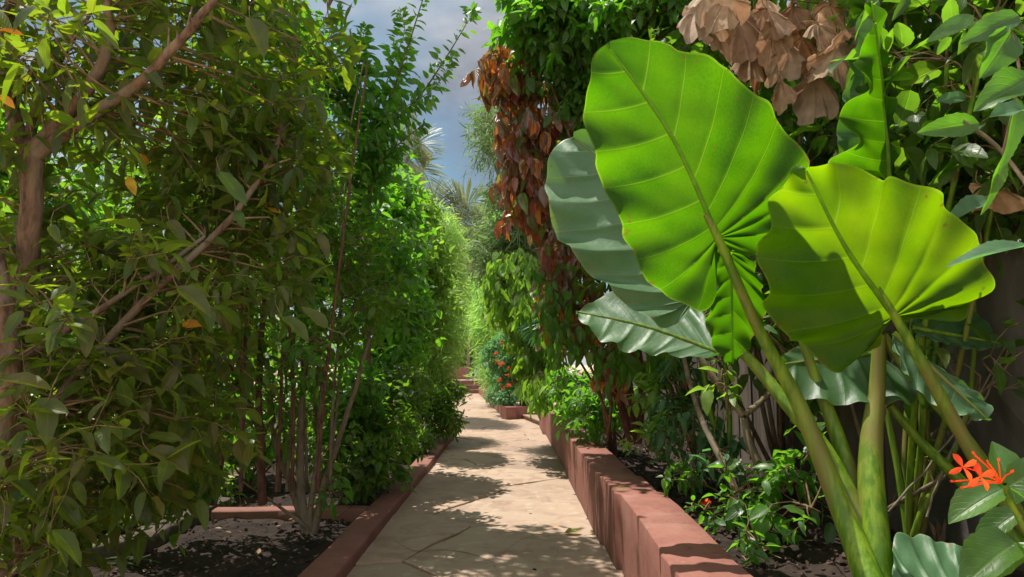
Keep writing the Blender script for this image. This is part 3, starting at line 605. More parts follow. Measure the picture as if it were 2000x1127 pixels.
# leaf A: tall bright underside
hero_leaf(al, (1402,464), (1192,96), 
  [(1398,478),(1396,520),(1402,560),(1396,585),(1368,604),(1330,592),(1290,570),(1252,530),(1228,475),(1205,420),(1182,372),(1170,332),(1155,290),(1143,232),(1145,180),(1158,115),(1186,84),(1192,80)],
  [(1408,478),(1430,488),(1468,500),(1500,490),(1530,455),(1560,400),(1572,350),(1571,302),(1546,262),(1500,208),(1442,150),(1372,108),(1328,98),(1308,86),(1242,73),(1205,76),(1192,80)],
  2.35, .12, .55, 'hero', bend=(16,-12), nv=10, e0=.33, ruf=.024, quilt=.013, label='tallest bright green leaf with its ribbed underside lit through')
# leaf B
hero_leaf(al, (1748,618), (1574,332),
  [(1740,622),(1718,640),(1700,668),(1676,702),(1640,720),(1606,711),(1578,682),(1542,660),(1514,636),(1502,604),(1499,570),(1484,510),(1490,462),(1502,435),(1506,400),(1520,362),(1548,333),(1572,324)],
  [(1762,624),(1800,629),(1850,625),(1900,602),(1933,574),(1930,540),(1918,485),(1898,455),(1865,418),(1843,388),(1800,361),(1762,350),(1722,352),(1697,340),(1672,326),(1640,318),(1600,319),(1572,324)],
  2.15, .05, .60, 'heroY', bend=(-8,10), pw=(1.1,2.4), nv=9, e0=.36, ruf=.034, quilt=.014, label='broad yellow green leaf in front, at right, with a brownish lower lobe')
# leaf C: grey-green face behind A
hero_leaf(al, (1352,585), (1120,268),
  [(1350,592),(1342,615),(1320,632),(1292,636),(1250,612),(1200,572),(1155,532),(1110,490),(1082,442),(1069,392),(1068,332),(1082,288),(1100,268),(1120,264)],
  [(1358,590),(1400,600),(1425,570),(1415,500),(1380,440),(1330,370),(1280,320),(1230,285),(1185,268),(1150,266),(1120,264)],
  2.75, -.1, -.75, 'heroG', bend=(35,-28), nv=11, e0=.30, ruf=.028, quilt=.011, label='large grey green glossy leaf half hidden behind the tallest leaf')
# leaf D: horizontal glossy
hero_leaf(al, (1408,690), (1125,608),
  [(1405,694),(1380,700),(1340,699),(1300,690),(1250,685),(1215,678),(1180,666),(1145,641),(1125,610)],
  [(1412,680),(1400,640),(1378,612),(1340,590),(1290,580),(1240,576),(1195,570),(1160,588),(1140,600),(1125,608)],
  2.85, -.15, -2.6, 'heroG', bend=(0,-10), nv=9, e0=.12, ruf=.012, quilt=.004, label='low spreading glossy grey green leaf, face up over the bed')
# leaf E: small bright one
hero_leaf(al, (1428,492), (1432,712),
  [(1420,480),(1404,484),(1396,520),(1400,560),(1384,595),(1381,640),(1394,675),(1412,702),(1432,712)],
  [(1436,482),(1462,500),(1480,540),(1498,590),(1494,628),(1470,666),(1448,694),(1432,712)],
  2.55, .2, .5, 'hero', nv=8, e0=.1, ruf=.015, quilt=.009, rib=(.005,.002), label='small bright leaf hanging point down below the tallest leaf')
# leaf F, G, H, I, J behind
hero_leaf(al, (1712,690), (1522,712),
  [(1716,700),(1770,725),(1796,764),(1780,786),(1700,793),(1622,786),(1570,770),(1530,742),(1520,715)],
  [(1712,680),(1690,664),(1640,664),(1590,668),(1548,680),(1525,700),(1520,715)],
  2.65, -.1, -1.6, 'heroD', nv=8, e0=.3, ruf=.012, quilt=.007, label='dark flat leaf in shade behind the stalks')
hero_leaf(al, (1745,650), (1932,822),
  [(1740,660),(1760,720),(1800,770),(1850,805),(1890,815),(1932,822)],
  [(1760,650),(1815,705),(1870,740),(1926,785),(1936,800),(1932,822)],
  2.45, .2, -.9, 'heroG', nv=7, e0=.15, ruf=.012, quilt=.006, label='pale green leaf hanging down to the right of the stalks')
hero_leaf(al, (1780,640), (1966,672),
  [(1782,648),(1830,668),(1880,680),(1930,682),(1966,672)],
  [(1780,625),(1830,600),(1880,598),(1925,625),(1966,672)],
  2.75, .1, -1.2, 'heroD', nv=7, e0=.15, ruf=.01, quilt=.006, label='deep green shaded leaf behind the broad front leaf')
# leaf K: tall ruffled leaf seen edge on
hero_leaf(al, (1736,352), (1702,2),
  [(1730,352),(1690,336),(1652,330),(1634,318),(1640,296),(1660,280),(1656,255),(1658,215),(1668,195),(1678,180),(1672,150),(1690,120),(1702,100),(1682,75),(1690,52),(1706,48),(1712,30),(1702,2)],
  [(1740,345),(1736,300),(1730,240),(1724,180),(1722,120),(1724,60),(1718,20),(1702,2)],
  2.5, 2.2, .2, 'hero', bend=(6,0), nv=11, e0=.12, ruf=.032, wav=4, quilt=.003, label='narrow upright leaf with a frilled edge, seen from the side')
hero_leaf(al, (1722,300), (1700,0),
  [(1716,310),(1680,312),(1640,300),(1630,285),(1642,255),(1640,215),(1652,180),(1662,130),(1672,80),(1680,30),(1700,-20)],
  [(1726,290),(1728,200),(1730,100),(1718,20),(1700,-20)],
  2.72, .8, .1, 'heroG', nv=10, e0=.12, ruf=.02, quilt=.01, label='grey green half of the upright frilled leaf pair')
hero_leaf(al, (1790,378), (1796,150),
  [(1784,380),(1750,375),(1728,350),(1728,290),(1745,230),(1770,180),(1796,150)],
  [(1796,380),(1835,372),(1862,345),(1862,310),(1845,260),(1820,200),(1796,150)],
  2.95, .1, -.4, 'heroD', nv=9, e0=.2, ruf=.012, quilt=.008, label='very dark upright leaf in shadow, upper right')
BX = 1735
petiole(al, [(1378,418),(1402,464),(1480,640),(1560,790),(1640,985),(1705,1150)], [2.325,2.345,2.42,2.45,2.40,2.25], [11,17,22,30,42,56], label='front stalk carrying the tallest leaf')
petiole(al, [(1408,690),(1450,690),(1530,780),(1610,880),(1680,1020),(1740,1150)], [2.85,2.75,2.62,2.5,2.4,2.3], [12,20,26,34,44,50])
petiole(al, [(1566,660),(1590,730),(1635,850),(1672,970),(1712,1150)], [2.6,2.6,2.55,2.48,2.35], [16,20,28,36,40])
petiole(al, [(1718,655),(1713,760),(1703,850),(1702,960),(1722,1160)], [2.5,2.5,2.46,2.40,2.3], [24,30,40,48,56], label='thickest upright stalk at the middle of the plant')
petiole(al, [(1716,562),(1748,618),(1802,712),(1862,820),(1925,925),(2010,1040)], [2.115,2.145,2.18,2.2,2.2,2.2], [7,16,23,26,28,30], label='yellow green stalk of the broad front leaf')
petiole(al, [(1725,655),(1770,720),(1830,790),(1885,855),(1960,960),(2030,1060)], [2.5,2.5,2.5,2.5,2.5,2.5], [16,19,20,22,24,26])
petiole(al, [(1738,792),(1800,865),(1862,925),(1930,1000),(2010,1080)], [2.6,2.58,2.55,2.5,2.45], [15,18,21,24,26])
hero_leaf(al, (1800,1165), (1935,1110),
  [(1790,1170),(1750,1150),(1744,1085),(1752,1045),(1800,1042),(1860,1062),(1905,1085),(1935,1110)],
  [(1805,1175),(1850,1175),(1900,1150),(1935,1110)],
  2.1, .2, -1.8, 'heroG', nv=8, e0=.3, ruf=.01, quilt=.004, label='low glossy leaf near the soil at lower right')

# --- left side trees and shrubs
def near_tree_extra(LV, tw): pass
T1 = [(px_line([(-60,1010),(-5,860),(30,690),(50,520),(62,400),(62,300)], 2.55, 2.45), .045, .036),
      (px_line([(62,300),(110,245),(160,190),(205,110),(213,50),(200,-40)], 2.45, 2.3), .030, .012),
      (px_line([(64,310),(130,260),(200,212),(285,150),(370,60),(440,-30)], 2.45, 2.25), .026, .013),
      (px_line([(58,310),(30,240),(12,130),(22,-30)], 2.5, 2.6), .03, .02),
      (px_line([(55,290),(75,200),(130,90),(205,-20)], 2.5, 2.8), .022, .015)]
plant('hibiscus_tree', 'tree with a forking brown trunk at the left edge, dark serrated leaves', 'tree', P(-60,1010,2.55)*[1,1,0],
      [ell(150,130,2.55,330,220,.45), ell(80,480,2.7,230,180,.35), ell(400,160,2.7,230,230,.4), ell(60,60,2.2,160,140,.2), (np.array([-2.1,3.0,3.5]), np.array([.8,.7,.3]))], 175, 'olive', 'ovate', .088, .30, 9, 5, stems=T1, stem_name='trunk', n_tw=3, tl=.22, n_lf=8, up=.8, droop=.22)  # last volume: unseen canopy above the frame, added to darken the near left
def accents(LV, tw):
    for (bx, by), (tx, ty), Yv in [((430,335),(478,390),2.4),((348,562),(408,608),2.2),((552,620),(600,660),2.5),((385,575),(350,560),2.3),((100,440),(115,470),2.2),((400,470),(440,475),2.6),((460,410),(475,440),2.6),((488,35),(515,100),2.3),((180,620),(165,690),2.1),((60,790),(125,800),2.0),((95,780),(90,860),2.0),((290,880),(362,915),2.2),((290,850),(350,855),2.3),((430,530),(470,548),2.8),((640,640),(595,600),2.5),((330,430),(360,470),2.4),((170,690),(285,735),2.3),((0,740),(90,750),1.9)]:
        a = P(bx, by, Yv); b = P(tx, ty, Yv-.03); LV.add(a, nz(b-a), UP*.9+np.array([0,-.5,0])+rdir()*.2, np.linalg.norm(b-a)*1.1, random.uniform(.7,1), .1); tube(tw, [a, a+nz(a-b)*.06+[0,.04,.02], a+nz(a-b)*.1+[-.05,.25,.08]], .0015, .002, 4, 5)
T2 = [(px_line([(-20,960),(8,860),(18,720),(8,600),(-8,500)], 2.1, 2.2), .032, .026),
      (px_line([(5,880),(60,815),(110,780),(180,695),(310,560),(430,450),(482,385),(535,300),(548,240)], 2.15, 2.9), .019, .010),
      (px_line([(20,720),(130,645),(270,555),(400,462)], 2.2, 2.6), .014, .007)]
plant('leafy_shrub', 'shrub with long slanting pale branches crossing the left hedge, large dark leaves', 'shrub', P(-20,1010,2.1)*[1,1,0],
      [ell(180,620,2.4,220,140,.3), ell(120,850,2.2,180,120,.25), ell(420,560,2.9,200,200,.35), ell(260,800,2.6,200,120,.3), ell(500,330,3.0,110,160,.3)], 145, 'olive', 'ovate', .085, .33, 9, 5, stems=T2, n_tw=3, tl=.22, n_lf=7, up=1.1, droop=.2, extra=accents)
# dark thin trunks
def upr(xs, Yv):
    out = []
    for x in xs:
        dx = random.uniform(-60, 90); out.append((px_line([(x, 960), (x+dx*.2+random.uniform(-15,15), 780), (x+dx*.5, 560), (x+dx*.9+random.uniform(-20,20), 330), (x+dx*1.3, 120)], Yv+random.uniform(-.3,.2), Yv-random.uniform(0,.4)), .012, .005))
    return out
for k, (a, bs, lab) in enumerate([((400,985),[[(400,985),(395,880),(385,780),(350,650),(330,520)],[(415,985),(430,900),(440,820),(470,700),(500,560)]], 'shrub with two dark thin trunks in the middle of the left hedge'),
        ((512,985),[[(512,985),(508,860),(505,760),(515,600),(540,420)],[(515,850),(470,760),(440,700)]], 'shrub with a straight dark trunk left of the many-stemmed bush')]):
    sts = [(px_line(s, 4.6, 4.4), .03, .014) for s in bs] + upr([300,350,420,470] if k == 0 else [470,540,570,620], 4.3)
    plant('leafy_shrub', lab, 'shrub', G(*a, .0), [ell(330+150*k,420,4.1,150,260,.5), ell(380+150*k,680,4.2,130,130,.4), ell(440+60*k,130,4.1,140-50*k,240,.5), (P(380+60*k,-130,3.7), np.array([.6,.6,.3]))], 185, 'mid' if k else 'dark', 'ovate', .075, .34, 6, 3, stems=sts, n_tw=3, tl=.24, n_lf=7, up=1.0, droop=.2, bark='barkr')  # last volume: unseen crown above the frame, added to shade the path
T3 = [(px_line(s, y0, y1), r0, r1) for s, y0, y1, r0, r1 in [
      ([(598,1040),(575,960),(545,880),(527,790),(520,700)], 4.75, 4.9, .036, .02), ([(600,1040),(588,960),(586,870),(590,780),(600,680)], 4.75, 4.7, .032, .018),
      ([(604,1040),(610,960),(622,880),(625,790),(640,700)], 4.75, 4.8, .022, .013), ([(612,1042),(630,960),(658,870),(690,770),(722,660)], 4.75, 4.9, .028, .014),
      ([(640,930),(655,820),(668,700),(700,560)], 4.85, 5.0, .012, .008),
      ([(600,1032),(560,1000),(510,965),(468,938)], 4.72, 4.6, .013, .006)]]
plant('leafy_shrub', 'many-stemmed bush with five bare tan stems rising from the soil beside the red kerb', 'shrub', G(604,1035,0.0),
      [ell(600,480,4.7,110,230,.5), ell(690,560,4.9,90,170,.45), ell(540,780,4.9,120,70,.3), ell(640,850,5.2,60,50,.2), ell(545,180,4.7,60,220,.4), (np.array([-1.25,4.3,4.6]), np.array([.5,.9,.4])), (np.array([-1.1,2.9,3.9]), np.array([.7,.7,.35]))], 330, 'dark', 'ovate', .070, .36, 6, 3, stems=T3+upr([545,560,600,625,645], 4.9), n_tw=3, tl=.24, n_lf=7, up=.8, bark='barkg')  # last two volumes: unseen canopy above the frame, added for shade on the path
# a low sprig by the kerb
plant('seedling', 'small sprig with four drooping bright leaves beside the many-stemmed bush', 'plant', G(655,1020,0.0), [ell(650,960,4.6,20,30,.05)], 4, 'mid', 'ovate', .10, .36, 8, 5, stem_r=.004, n_tw=2, tl=.08, n_lf=3)
# overhanging shrub with arching branches against the sky
arch = [(px_line(s, y0, y1), r0, r1) for s, y0, y1, r0, r1 in [
    ([(760,960),(730,800),(715,600),(720,400),(735,250)], 6.2, 5.6, .03, .018), ([(735,250),(770,170),(800,80),(832,-20)], 5.6, 5.1, .011, .004),
    ([(730,260),(800,210),(860,130),(915,40)], 5.6, 5.0, .011, .003), ([(722,350),(770,290),(830,240)], 5.6, 5.3, .010, .003), ([(720,330),(660,150),(640,20)], 5.6, 5.4, .012, .005)]]
def arch_extra(LV, tw):
    for s, y0, y1, *_ in [([(735,250),(770,170),(800,80),(832,-20)], 5.6, 5.1), ([(730,260),(800,210),(860,130),(915,40),(922,20)], 5.6, 5.0), ([(722,350),(770,290),(830,240)], 5.6, 5.3),
                          ([(700,200),(690,120),(655,45),(660,20)], 5.5, 5.2), ([(740,200),(770,120),(790,60),(780,20)], 5.5, 5.3), ([(720,240),(780,215),(850,170),(885,110)], 5.4, 5.1), ([(700,150),(705,90),(715,50)],5.4,5.3)]:
        q = smooth_pts(px_line(s, y0, y1), 34); tube(tw, px_line(s, y0, y1), .005, .002, 4, 14); th = 0
        for k in range(1, 34):
            for rep in range(4 if k < 20 else 2):
                th += 2.2; d = nz(q[k]-q[k-1]); a = nz(np.cross(d, UP)); b = np.cross(d, a); rr = a*math.cos(th)+b*math.sin(th)
                off = rr*random.uniform(0, .13)*(1-k/38)*(rep > 0)
                LV.add(q[k]+off, nz(d*.4+rr+[0, 0, -.2]), UP*.3+np.array([0,-.6,0])+rdir()*.8, random.uniform(.08, .125)*(1.15-.5*k/34), random.random())
plant('climbing_shrub', 'tall leafy shrub whose arching sprays stand out against the sky above the left hedge', 'shrub', G(760,960,0.0),
      [ell(665,350,5.6,64,110,.5), ell(555,130,5.3,50,140,.4), ell(718,285,5.6,46,66,.35), ell(650,160,5.4,36,60,.3), ell(720,520,5.8,70,110,.4), (np.array([-1.3,5.4,5.0]), np.array([.5,.8,.4]))], 290, 'mid', 'ovate', .095, .38, 5, 3, stems=arch, n_tw=3, tl=.22, n_lf=7, extra=arch_extra, bark='barkg')  # last volume: unseen canopy kept above the frame, added to shade the path
# mid hedge
plant('leafy_shrub', 'bright mid green bush with rounded leaves along the kerb, behind the arching shrub', 'shrub', (-1.5,7.4,0),
      [ell(755,480,7.2,66,100,.6), ell(775,600,7.4,62,90,.5), ell(765,385,7.4,46,50,.4), ell(740,700,7.0,60,80,.4), ell(700,800,6.6,60,60,.35)], 300, 'mid', 'ovate', .10, .4, 5, 3, n_tw=3, tl=.22, n_lf=7, stem_r=.02, bark='barkg')
plant('leafy_shrub', 'bush with small dark green leaves low over the red kerb, mid left', 'shrub', (-1.5,6.1,0),
      [ell(730,850,6.0,70,60,.4), ell(770,780,6.6,60,60,.4), ell(690,900,5.7,50,35,.25)], 150, 'dark', 'ovate', .07, .4, 5, 3, n_tw=3, tl=.16, n_lf=6, bark='barkg')
plant('leafy_shrub', 'tall vivid green bush with pale new leaves at the middle distance on the left', 'shrub', (-1.5,9.6,0),
      [ell(815,505,9.2,42,80,.6), ell(825,600,9.4,42,70,.5), ell(805,425,9.2,36,44,.5)], 260, 'lime', 'ovate', .09, .4, 4, 3, n_tw=3, tl=.26, n_lf=7, bark='barkg')
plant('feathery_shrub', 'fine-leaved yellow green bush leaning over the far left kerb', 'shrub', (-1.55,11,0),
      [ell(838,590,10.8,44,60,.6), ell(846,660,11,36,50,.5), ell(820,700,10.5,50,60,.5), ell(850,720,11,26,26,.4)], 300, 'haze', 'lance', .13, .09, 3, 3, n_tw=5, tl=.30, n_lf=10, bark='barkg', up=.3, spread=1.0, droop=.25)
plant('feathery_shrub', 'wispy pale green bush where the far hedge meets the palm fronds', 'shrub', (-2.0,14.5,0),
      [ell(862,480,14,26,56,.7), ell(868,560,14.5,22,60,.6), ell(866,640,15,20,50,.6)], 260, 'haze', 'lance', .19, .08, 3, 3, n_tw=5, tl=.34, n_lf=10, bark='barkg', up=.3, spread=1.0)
plant('leafy_shrub', 'small dark bush with finger-like leaf rosettes reaching over the end of the left kerb', 'shrub', (-1.3,10.2,0),
      [ell(840,800,9.8,50,36,.4), ell(868,770,10,32,24,.3), ell(800,860,8.6,30,28,.3), ell(880,822,9.9,16,14,.15)], 150, 'dark', 'obov', .10, .2, 4, 3, n_tw=4, tl=.14, n_lf=8, bark='barkg', up=.5, spread=1.0)
# understory along left kerb
plant('leafy_shrub', 'low bush of glossy rounded leaves above the red cross kerb', 'shrub', (-1.45,5.9,0),
      [ell(700,860,5.9,55,70,.3), ell(745,900,6.1,45,30,.25), ell(660,760,5.8,60,70,.3)], 90, 'mid', 'ovate', .085, .42, 6, 3, n_tw=3, tl=.16, n_lf=6, bark='barkg')
plant('leafy_shrub', 'loose thicket of small leaves closing the hedge behind the red cross kerb', 'shrub', (-2.5,6.7,0),
      [ell(470,850,6.6,110,45,.35), ell(560,800,6.9,80,60,.35), ell(380,800,6.4,90,60,.35), ell(640,820,7.0,50,60,.3)], 150, 'mid', 'ovate', .075, .4, 4, 3, n_tw=3, tl=.18, n_lf=7, bark='barkr', stem_r=.012)
plant('leafy_shrub', 'low leafy clump on the soil at the end of the stone edging', 'shrub', (-2.35,4.4,0),
      [ell(300,960,4.3,70,30,.25), ell(390,930,4.6,60,30,.2)], 40, 'dark', 'ovate', .07, .38, 5, 3, n_tw=3, tl=.12, n_lf=6, bark='barkr', stem_r=.006)
# low leaves lower-left
plant('leafy_shrub', 'low dark bush filling the bottom left corner of the hedge', 'shrub', (-2.3,2.7,0),
      [ell(90,960,2.5,170,90,.3), ell(260,900,3.0,150,80,.3), ell(40,1080,2.3,120,60,.25), ell(300,780,3.3,120,80,.3)], 120, 'olive', 'ovate', .075, .36, 8, 3, n_tw=3, tl=.18, n_lf=5, bark='bark')
# strap leaves bottom left
g = Geo(); LV = Leaves('blade', .055, 14, 3)
lb = empty('strap_leaved_plant', G(150,1110,0), 'low plant with one long arching strap leaf on the dark soil, bottom left', 'plant')
for dx, dz, s, c in ((1,.55,.42,.5),(.8,.3,.34,.4),(-.6,.6,.3,.5),(.2,.8,.28,.6),(-1,.4,.33,.5)):
    LV.add(G(150,1110,.01), nz([dx, .1, dz]), UP, s, .3, c)
LV.into(g); g.build('leaves', M['dark'], lb)
# second row beyond the hedge, sunlit
spots = [(-3.7,3.4,2.1,'lime'),(-4.3,5.4,2.5,'mid'),(-3.9,7.3,2.9,'lime'),(-4.2,9.6,2.7,'mid'),(-4.0,12.2,3.1,'lime')]
names = ['sunlit bush glimpsed beyond the left hedge, nearest','tall sunny bush beyond the left hedge behind the slanting branches','yellow green bush beyond the hedge behind the many-stemmed bush','bright bush beyond the left hedge at middle distance','pale sunny bush beyond the far left hedge']
for (x, y, h, m), lab in zip(spots, names):
    plant('garden_bush', lab, 'shrub', (x, y, 0), [(np.array([x, y, h*.68+.3]), np.array([.75, .8, h*.45])), (np.array([x+.2, y, h*1.1]), np.array([.6, .7, .6]))], 150, m, 'ovate', .13, .4, 3, 3, n_tw=3, tl=.35, n_lf=7)

for (x, y, h, m), lab in zip([(-3.1,4.9,.75,'lime'),(-3.2,6.6,.9,'lime'),(-2.9,3.3,.8,'mid'),(-3.3,8.6,.9,'lime')], ['low sunny bush beyond the stone edging, seen under the left hedge','low yellow green bush beyond the red cross kerb','low green bush beyond the edging, nearest','low bright bush beyond the hedge, farthest of the low ones']):
    plant('garden_bush', lab, 'shrub', (x, y, 0), [(np.array([x, y, h*.55]), np.array([.5, .6, h*.45]))], 70, m, 'ovate', .10, .4, 3, 3, n_tw=3, tl=.22, n_lf=7, stem_r=.012)
for (x, y, h, m), lab in zip([(-6.2,4.2,3.0,'mid'),(-6.8,7.2,3.4,'dark'),(-7.2,10.5,3.3,'mid'),(-7.6,15,3.6,'dark')], ['large round tree across the sunny court, nearest of the far row at left','dark tree across the court behind the slanting branches','round tree across the court behind the many-stemmed bush','farthest dark tree across the court at left']):
    plant('garden_tree', lab, 'tree', (x, y, 0), [(np.array([x, y, h*.55]), np.array([1.1, 1.5, h*.42]))], 170, m, 'ovate', .17, .4, 3, 3, n_tw=3, tl=.4, n_lf=7, stem_r=.05, stem_name='trunk')
# --- right side
red_vols = [ell(1005,130,5.4,42,50,.35), ell(970,120,5.2,18,44,.2), ell(1008,220,5.4,38,70,.35), ell(1035,330,5.5,55,80,.4), ell(1100,250,5.6,60,120,.4), ell(1014,350,5.4,24,50,.25),
            ell(1095,470,5.6,50,90,.4), ell(1085,560,5.7,22,60,.25), ell(1120,590,5.6,35,60,.35), ell(1170,600,5.6,40,40,.35), ell(1200,690,5.5,40,30,.2), ell(1130,150,5.3,40,60,.2)]
redst = [(px_line(s, 5.9, 5.6), r0, r1) for s, r0, r1 in [([(1235,865),(1215,800),(1190,740),(1165,640),(1130,480)], .04, .02), ([(1238,865),(1232,790),(1218,700),(1180,500),(1100,300)], .045, .02),
        ([(1245,865),(1252,760),(1240,640),(1200,420),(1060,180),(980,110)], .04, .012)]]
plant('copperleaf_shrub', 'tall copperleaf with drooping dark red and orange leaves hanging over the path', 'shrub', G(1238,868,.38), red_vols, 330, 'red', 'ovate', .122, .36, 6, 3,
      stems=redst, droop=.5, n_tw=2, tl=.16, n_lf=6, hang=True, bark='barkr', stem_name='stem', shell=.3)
plant('climber', 'yellow green leafy vine threaded through the lower copperleaf over the wall end', 'climbing plant', (.95,6.4,.36),
      [ell(1075,560,5.3,22,70,.25), ell(1105,660,5.3,45,50,.25), ell(1190,680,5.2,40,40,.2), ell(1140,400,5.2,30,60,.2)], 95, 'mid', 'ovate', .10, .34, 5, 3, n_tw=1, tl=.16, n_lf=5, hang=True)
plant('climber', 'bright green climber draped over the top of the copperleaf', 'climbing plant', (1.5,5.6,.36),
      [ell(1060,60,5.0,70,50,.35), ell(1130,110,5.1,60,90,.35), ell(1025,20,5.0,24,30,.2), ell(1180,30,4.9,90,60,.35), ell(1150,210,5.2,30,60,.25), ell(1280,40,4.6,120,50,.35)], 270, 'mid', 'heart', .085, .42, 5, 3, n_tw=3, tl=.2, n_lf=7, droop=.5)
plant('leafy_shrub', 'shaded dark green shrub against the wall behind the giant leaves', 'shrub', (1.8,4.6,.36),
      [ell(1400,120,4.4,180,110,.4), ell(1500,260,4.2,190,150,.4), ell(1350,330,4.8,150,180,.4), ell(1300,520,5.0,150,140,.35), ell(1560,560,3.9,160,110,.3), (np.array([1.35,4.6,4.1]), np.array([.6,1.0,.35])), (np.array([1.7,3.6,3.7]), np.array([.5,.7,.35]))], 390, 'dark', 'ovate', .095, .36, 5, 3, n_tw=3, tl=.25, n_lf=7)  # last two volumes: unseen overhead canopy, added to darken the right bed
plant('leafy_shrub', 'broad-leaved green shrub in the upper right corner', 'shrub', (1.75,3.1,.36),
      [ell(1850,120,2.6,160,160,.25), ell(1960,300,2.5,110,140,.2), ell(1800,330,3.0,130,140,.25), ell(1930,60,2.3,90,110,.2), ell(1720,90,3.2,120,130,.25), ell(1850,60,3.3,200,120,.3), ell(1780,200,3.4,150,120,.2), ell(1900,480,2.9,110,100,.2), ell(1750,260,3.2,120,120,.2), (np.array([1.75,2.9,3.3]), np.array([.5,.8,.3]))], 150, 'dark', 'ovate', .135, .36, 10, 5, n_tw=2, tl=.18, n_lf=4, bark='gstem')  # last volume: unseen overhead canopy, added to shade the plants behind
plant('ivy', 'dark tangled ivy covering the top of the boundary wall at upper right', 'climbing plant', (2.0,3.3,.36),
      [(np.array([2.15,2.7,2.6]), np.array([.3,.9,.9])), (np.array([2.15,4.2,2.7]), np.array([.3,1.0,.9])), (np.array([2.1,5.8,2.8]), np.array([.35,1.0,1.0]))], 330, 'dark', 'heart', .10, .42, 4, 3, n_tw=3, tl=.22, n_lf=7, shell=.2, droop=.4, bark='bark')
# fence backing leaves
plant('leafy_shrub', 'dim undergrowth against the boundary wall below the broad front leaf', 'shrub', (1.9,3.6,.36),
      [ell(1950,740,2.7,100,90,.15), ell(1620,640,3.7,110,90,.2), ell(1850,930,2.8,60,60,.12)], 22, 'dark', 'ovate', .09, .4, 6, 3, n_tw=2, tl=.2, n_lf=5, bark='barkg')
# dried leaves hanging top right
def dry_leaf(root, px, py, Y, s, rot, lobed=True, mat='dry'):
    g = Geo(); c = P(px, py, Y); nr, nth = 12, 84; V = []; UV = []; ph = random.uniform(0, 6); ph2 = random.uniform(0, 6)
    k1 = random.choice([4,5,6,7]); k2 = random.choice([9,11,13]); sw = random.uniform(-1.5,1.5); sq = random.uniform(.4,.8)
    A = nz([math.cos(rot), random.uniform(-.3,.3), math.sin(rot)]); B = nz(np.cross([0, 1, .15], A)); Nn = np.cross(A, B)
    for i in range(nr+1):
        t = i/nr
        for j in range(nth+1):
            th = -math.pi*.93+2*math.pi*.93*j/nth
            lob = 1+.12*math.cos(5*th*.98)+.035*math.cos(19*th+ph)+.02*math.cos(31*th); r = s*t*lob*(.85+.15*math.cos(th))
            fold = s*t*(.11*math.sin(k1*th+ph+1.6*t)+.06*math.sin(k2*th+ph2)*t+.035*t*math.sin(23*th+ph)+.05*math.sin(6*t+ph2+2*th))
            dr = .22+.30*(.5+.5*math.sin(th*2+ph))+.12*math.sin(5*th+ph2)
            V.append(c+A*r*math.cos(th+.35*t*sw)*.85+B*r*math.sin(th+.35*t*sw)*sq+Nn*fold-UP*s*dr*t**1.7+np.array([0,1,0])*s*.28*t*math.sin(2*th+ph2)); UV.append((.5+.5*math.sin(th)*t, t*.8))
    m = nth+1; i = np.arange(nr)[:, None]*m; j = np.arange(nth)[None, :]
    g.add(V, np.stack([i+j, i+j+1, i+m+j+1, i+m+j], -1).reshape(-1, 4), UV, random.random())
    o = g.build('leaf', M[mat], root); g = Geo(); tube(g, [c, c-A*s*.25+UP*s*.15, c-A*s*.2+UP*s*.5], .003, .002, 5, 6); g.build('leaf_stalk', M['twig'], o)
dv = empty('dry_vine', (1.9,3.6,.36), 'dead vine with big curled brown and tan leaves hanging at the top right', 'climbing plant')
g = Geo()
for s in ([(1980,-30),(1800,5),(1650,10),(1500,-5),(1330,-20)], [(1660,5),(1640,60),(1600,110),(1590,160)], [(1500,0),(1520,60),(1560,100)], [(1400,-10),(1440,40)]): tube(g, px_line(s, 3.4, 3.0), .006, .003, 6, 12)
g.add([P(1980,-30,3.4)]*4, np.zeros((0,4),int)); tube(g, [np.array([1.9,3.6,.36]), np.array([1.93,3.6,1.4]), P(1980,-30,3.4)], .009, .006, 6, 12); g.build('stem', M['bark'], dv)
for px, py, s, rot in [(1365,25,.16,-1.9),(1400,45,.17,-1.4),(1440,30,.18,-1.1),(1470,90,.17,-1.3),(1510,60,.15,-1.6),(1540,100,.15,-1.9),(1600,50,.14,-1.2),(1630,95,.16,-1.8),(1565,75,.15,-1.3),(1590,150,.15,-1.5),(1650,60,.13,-2.0),(1500,20,.16,-1.0),(1425,0,.17,-2.2),(1525,160,.11,-1.7),(1380,-5,.14,-1.2),(1620,10,.15,-1.6)]:
    dry_leaf(dv, px, py, random.uniform(2.9, 3.2), s*random.uniform(.8,1.15), rot+random.uniform(-.3,.3))
for _ in range(14): dry_leaf(dv, random.uniform(1350,1680), random.uniform(-10,150)*random.random()**.5, random.uniform(3.0,3.4), random.uniform(.08,.13), random.uniform(-2.2,-.9))
dl = empty('dry_leaf', P(1935,370,2.4), 'single curled tan dead leaf lodged among green leaves at the right edge', 'leaf')
dry_leaf(dl, 1925, 365, 2.4, .12, -.1)
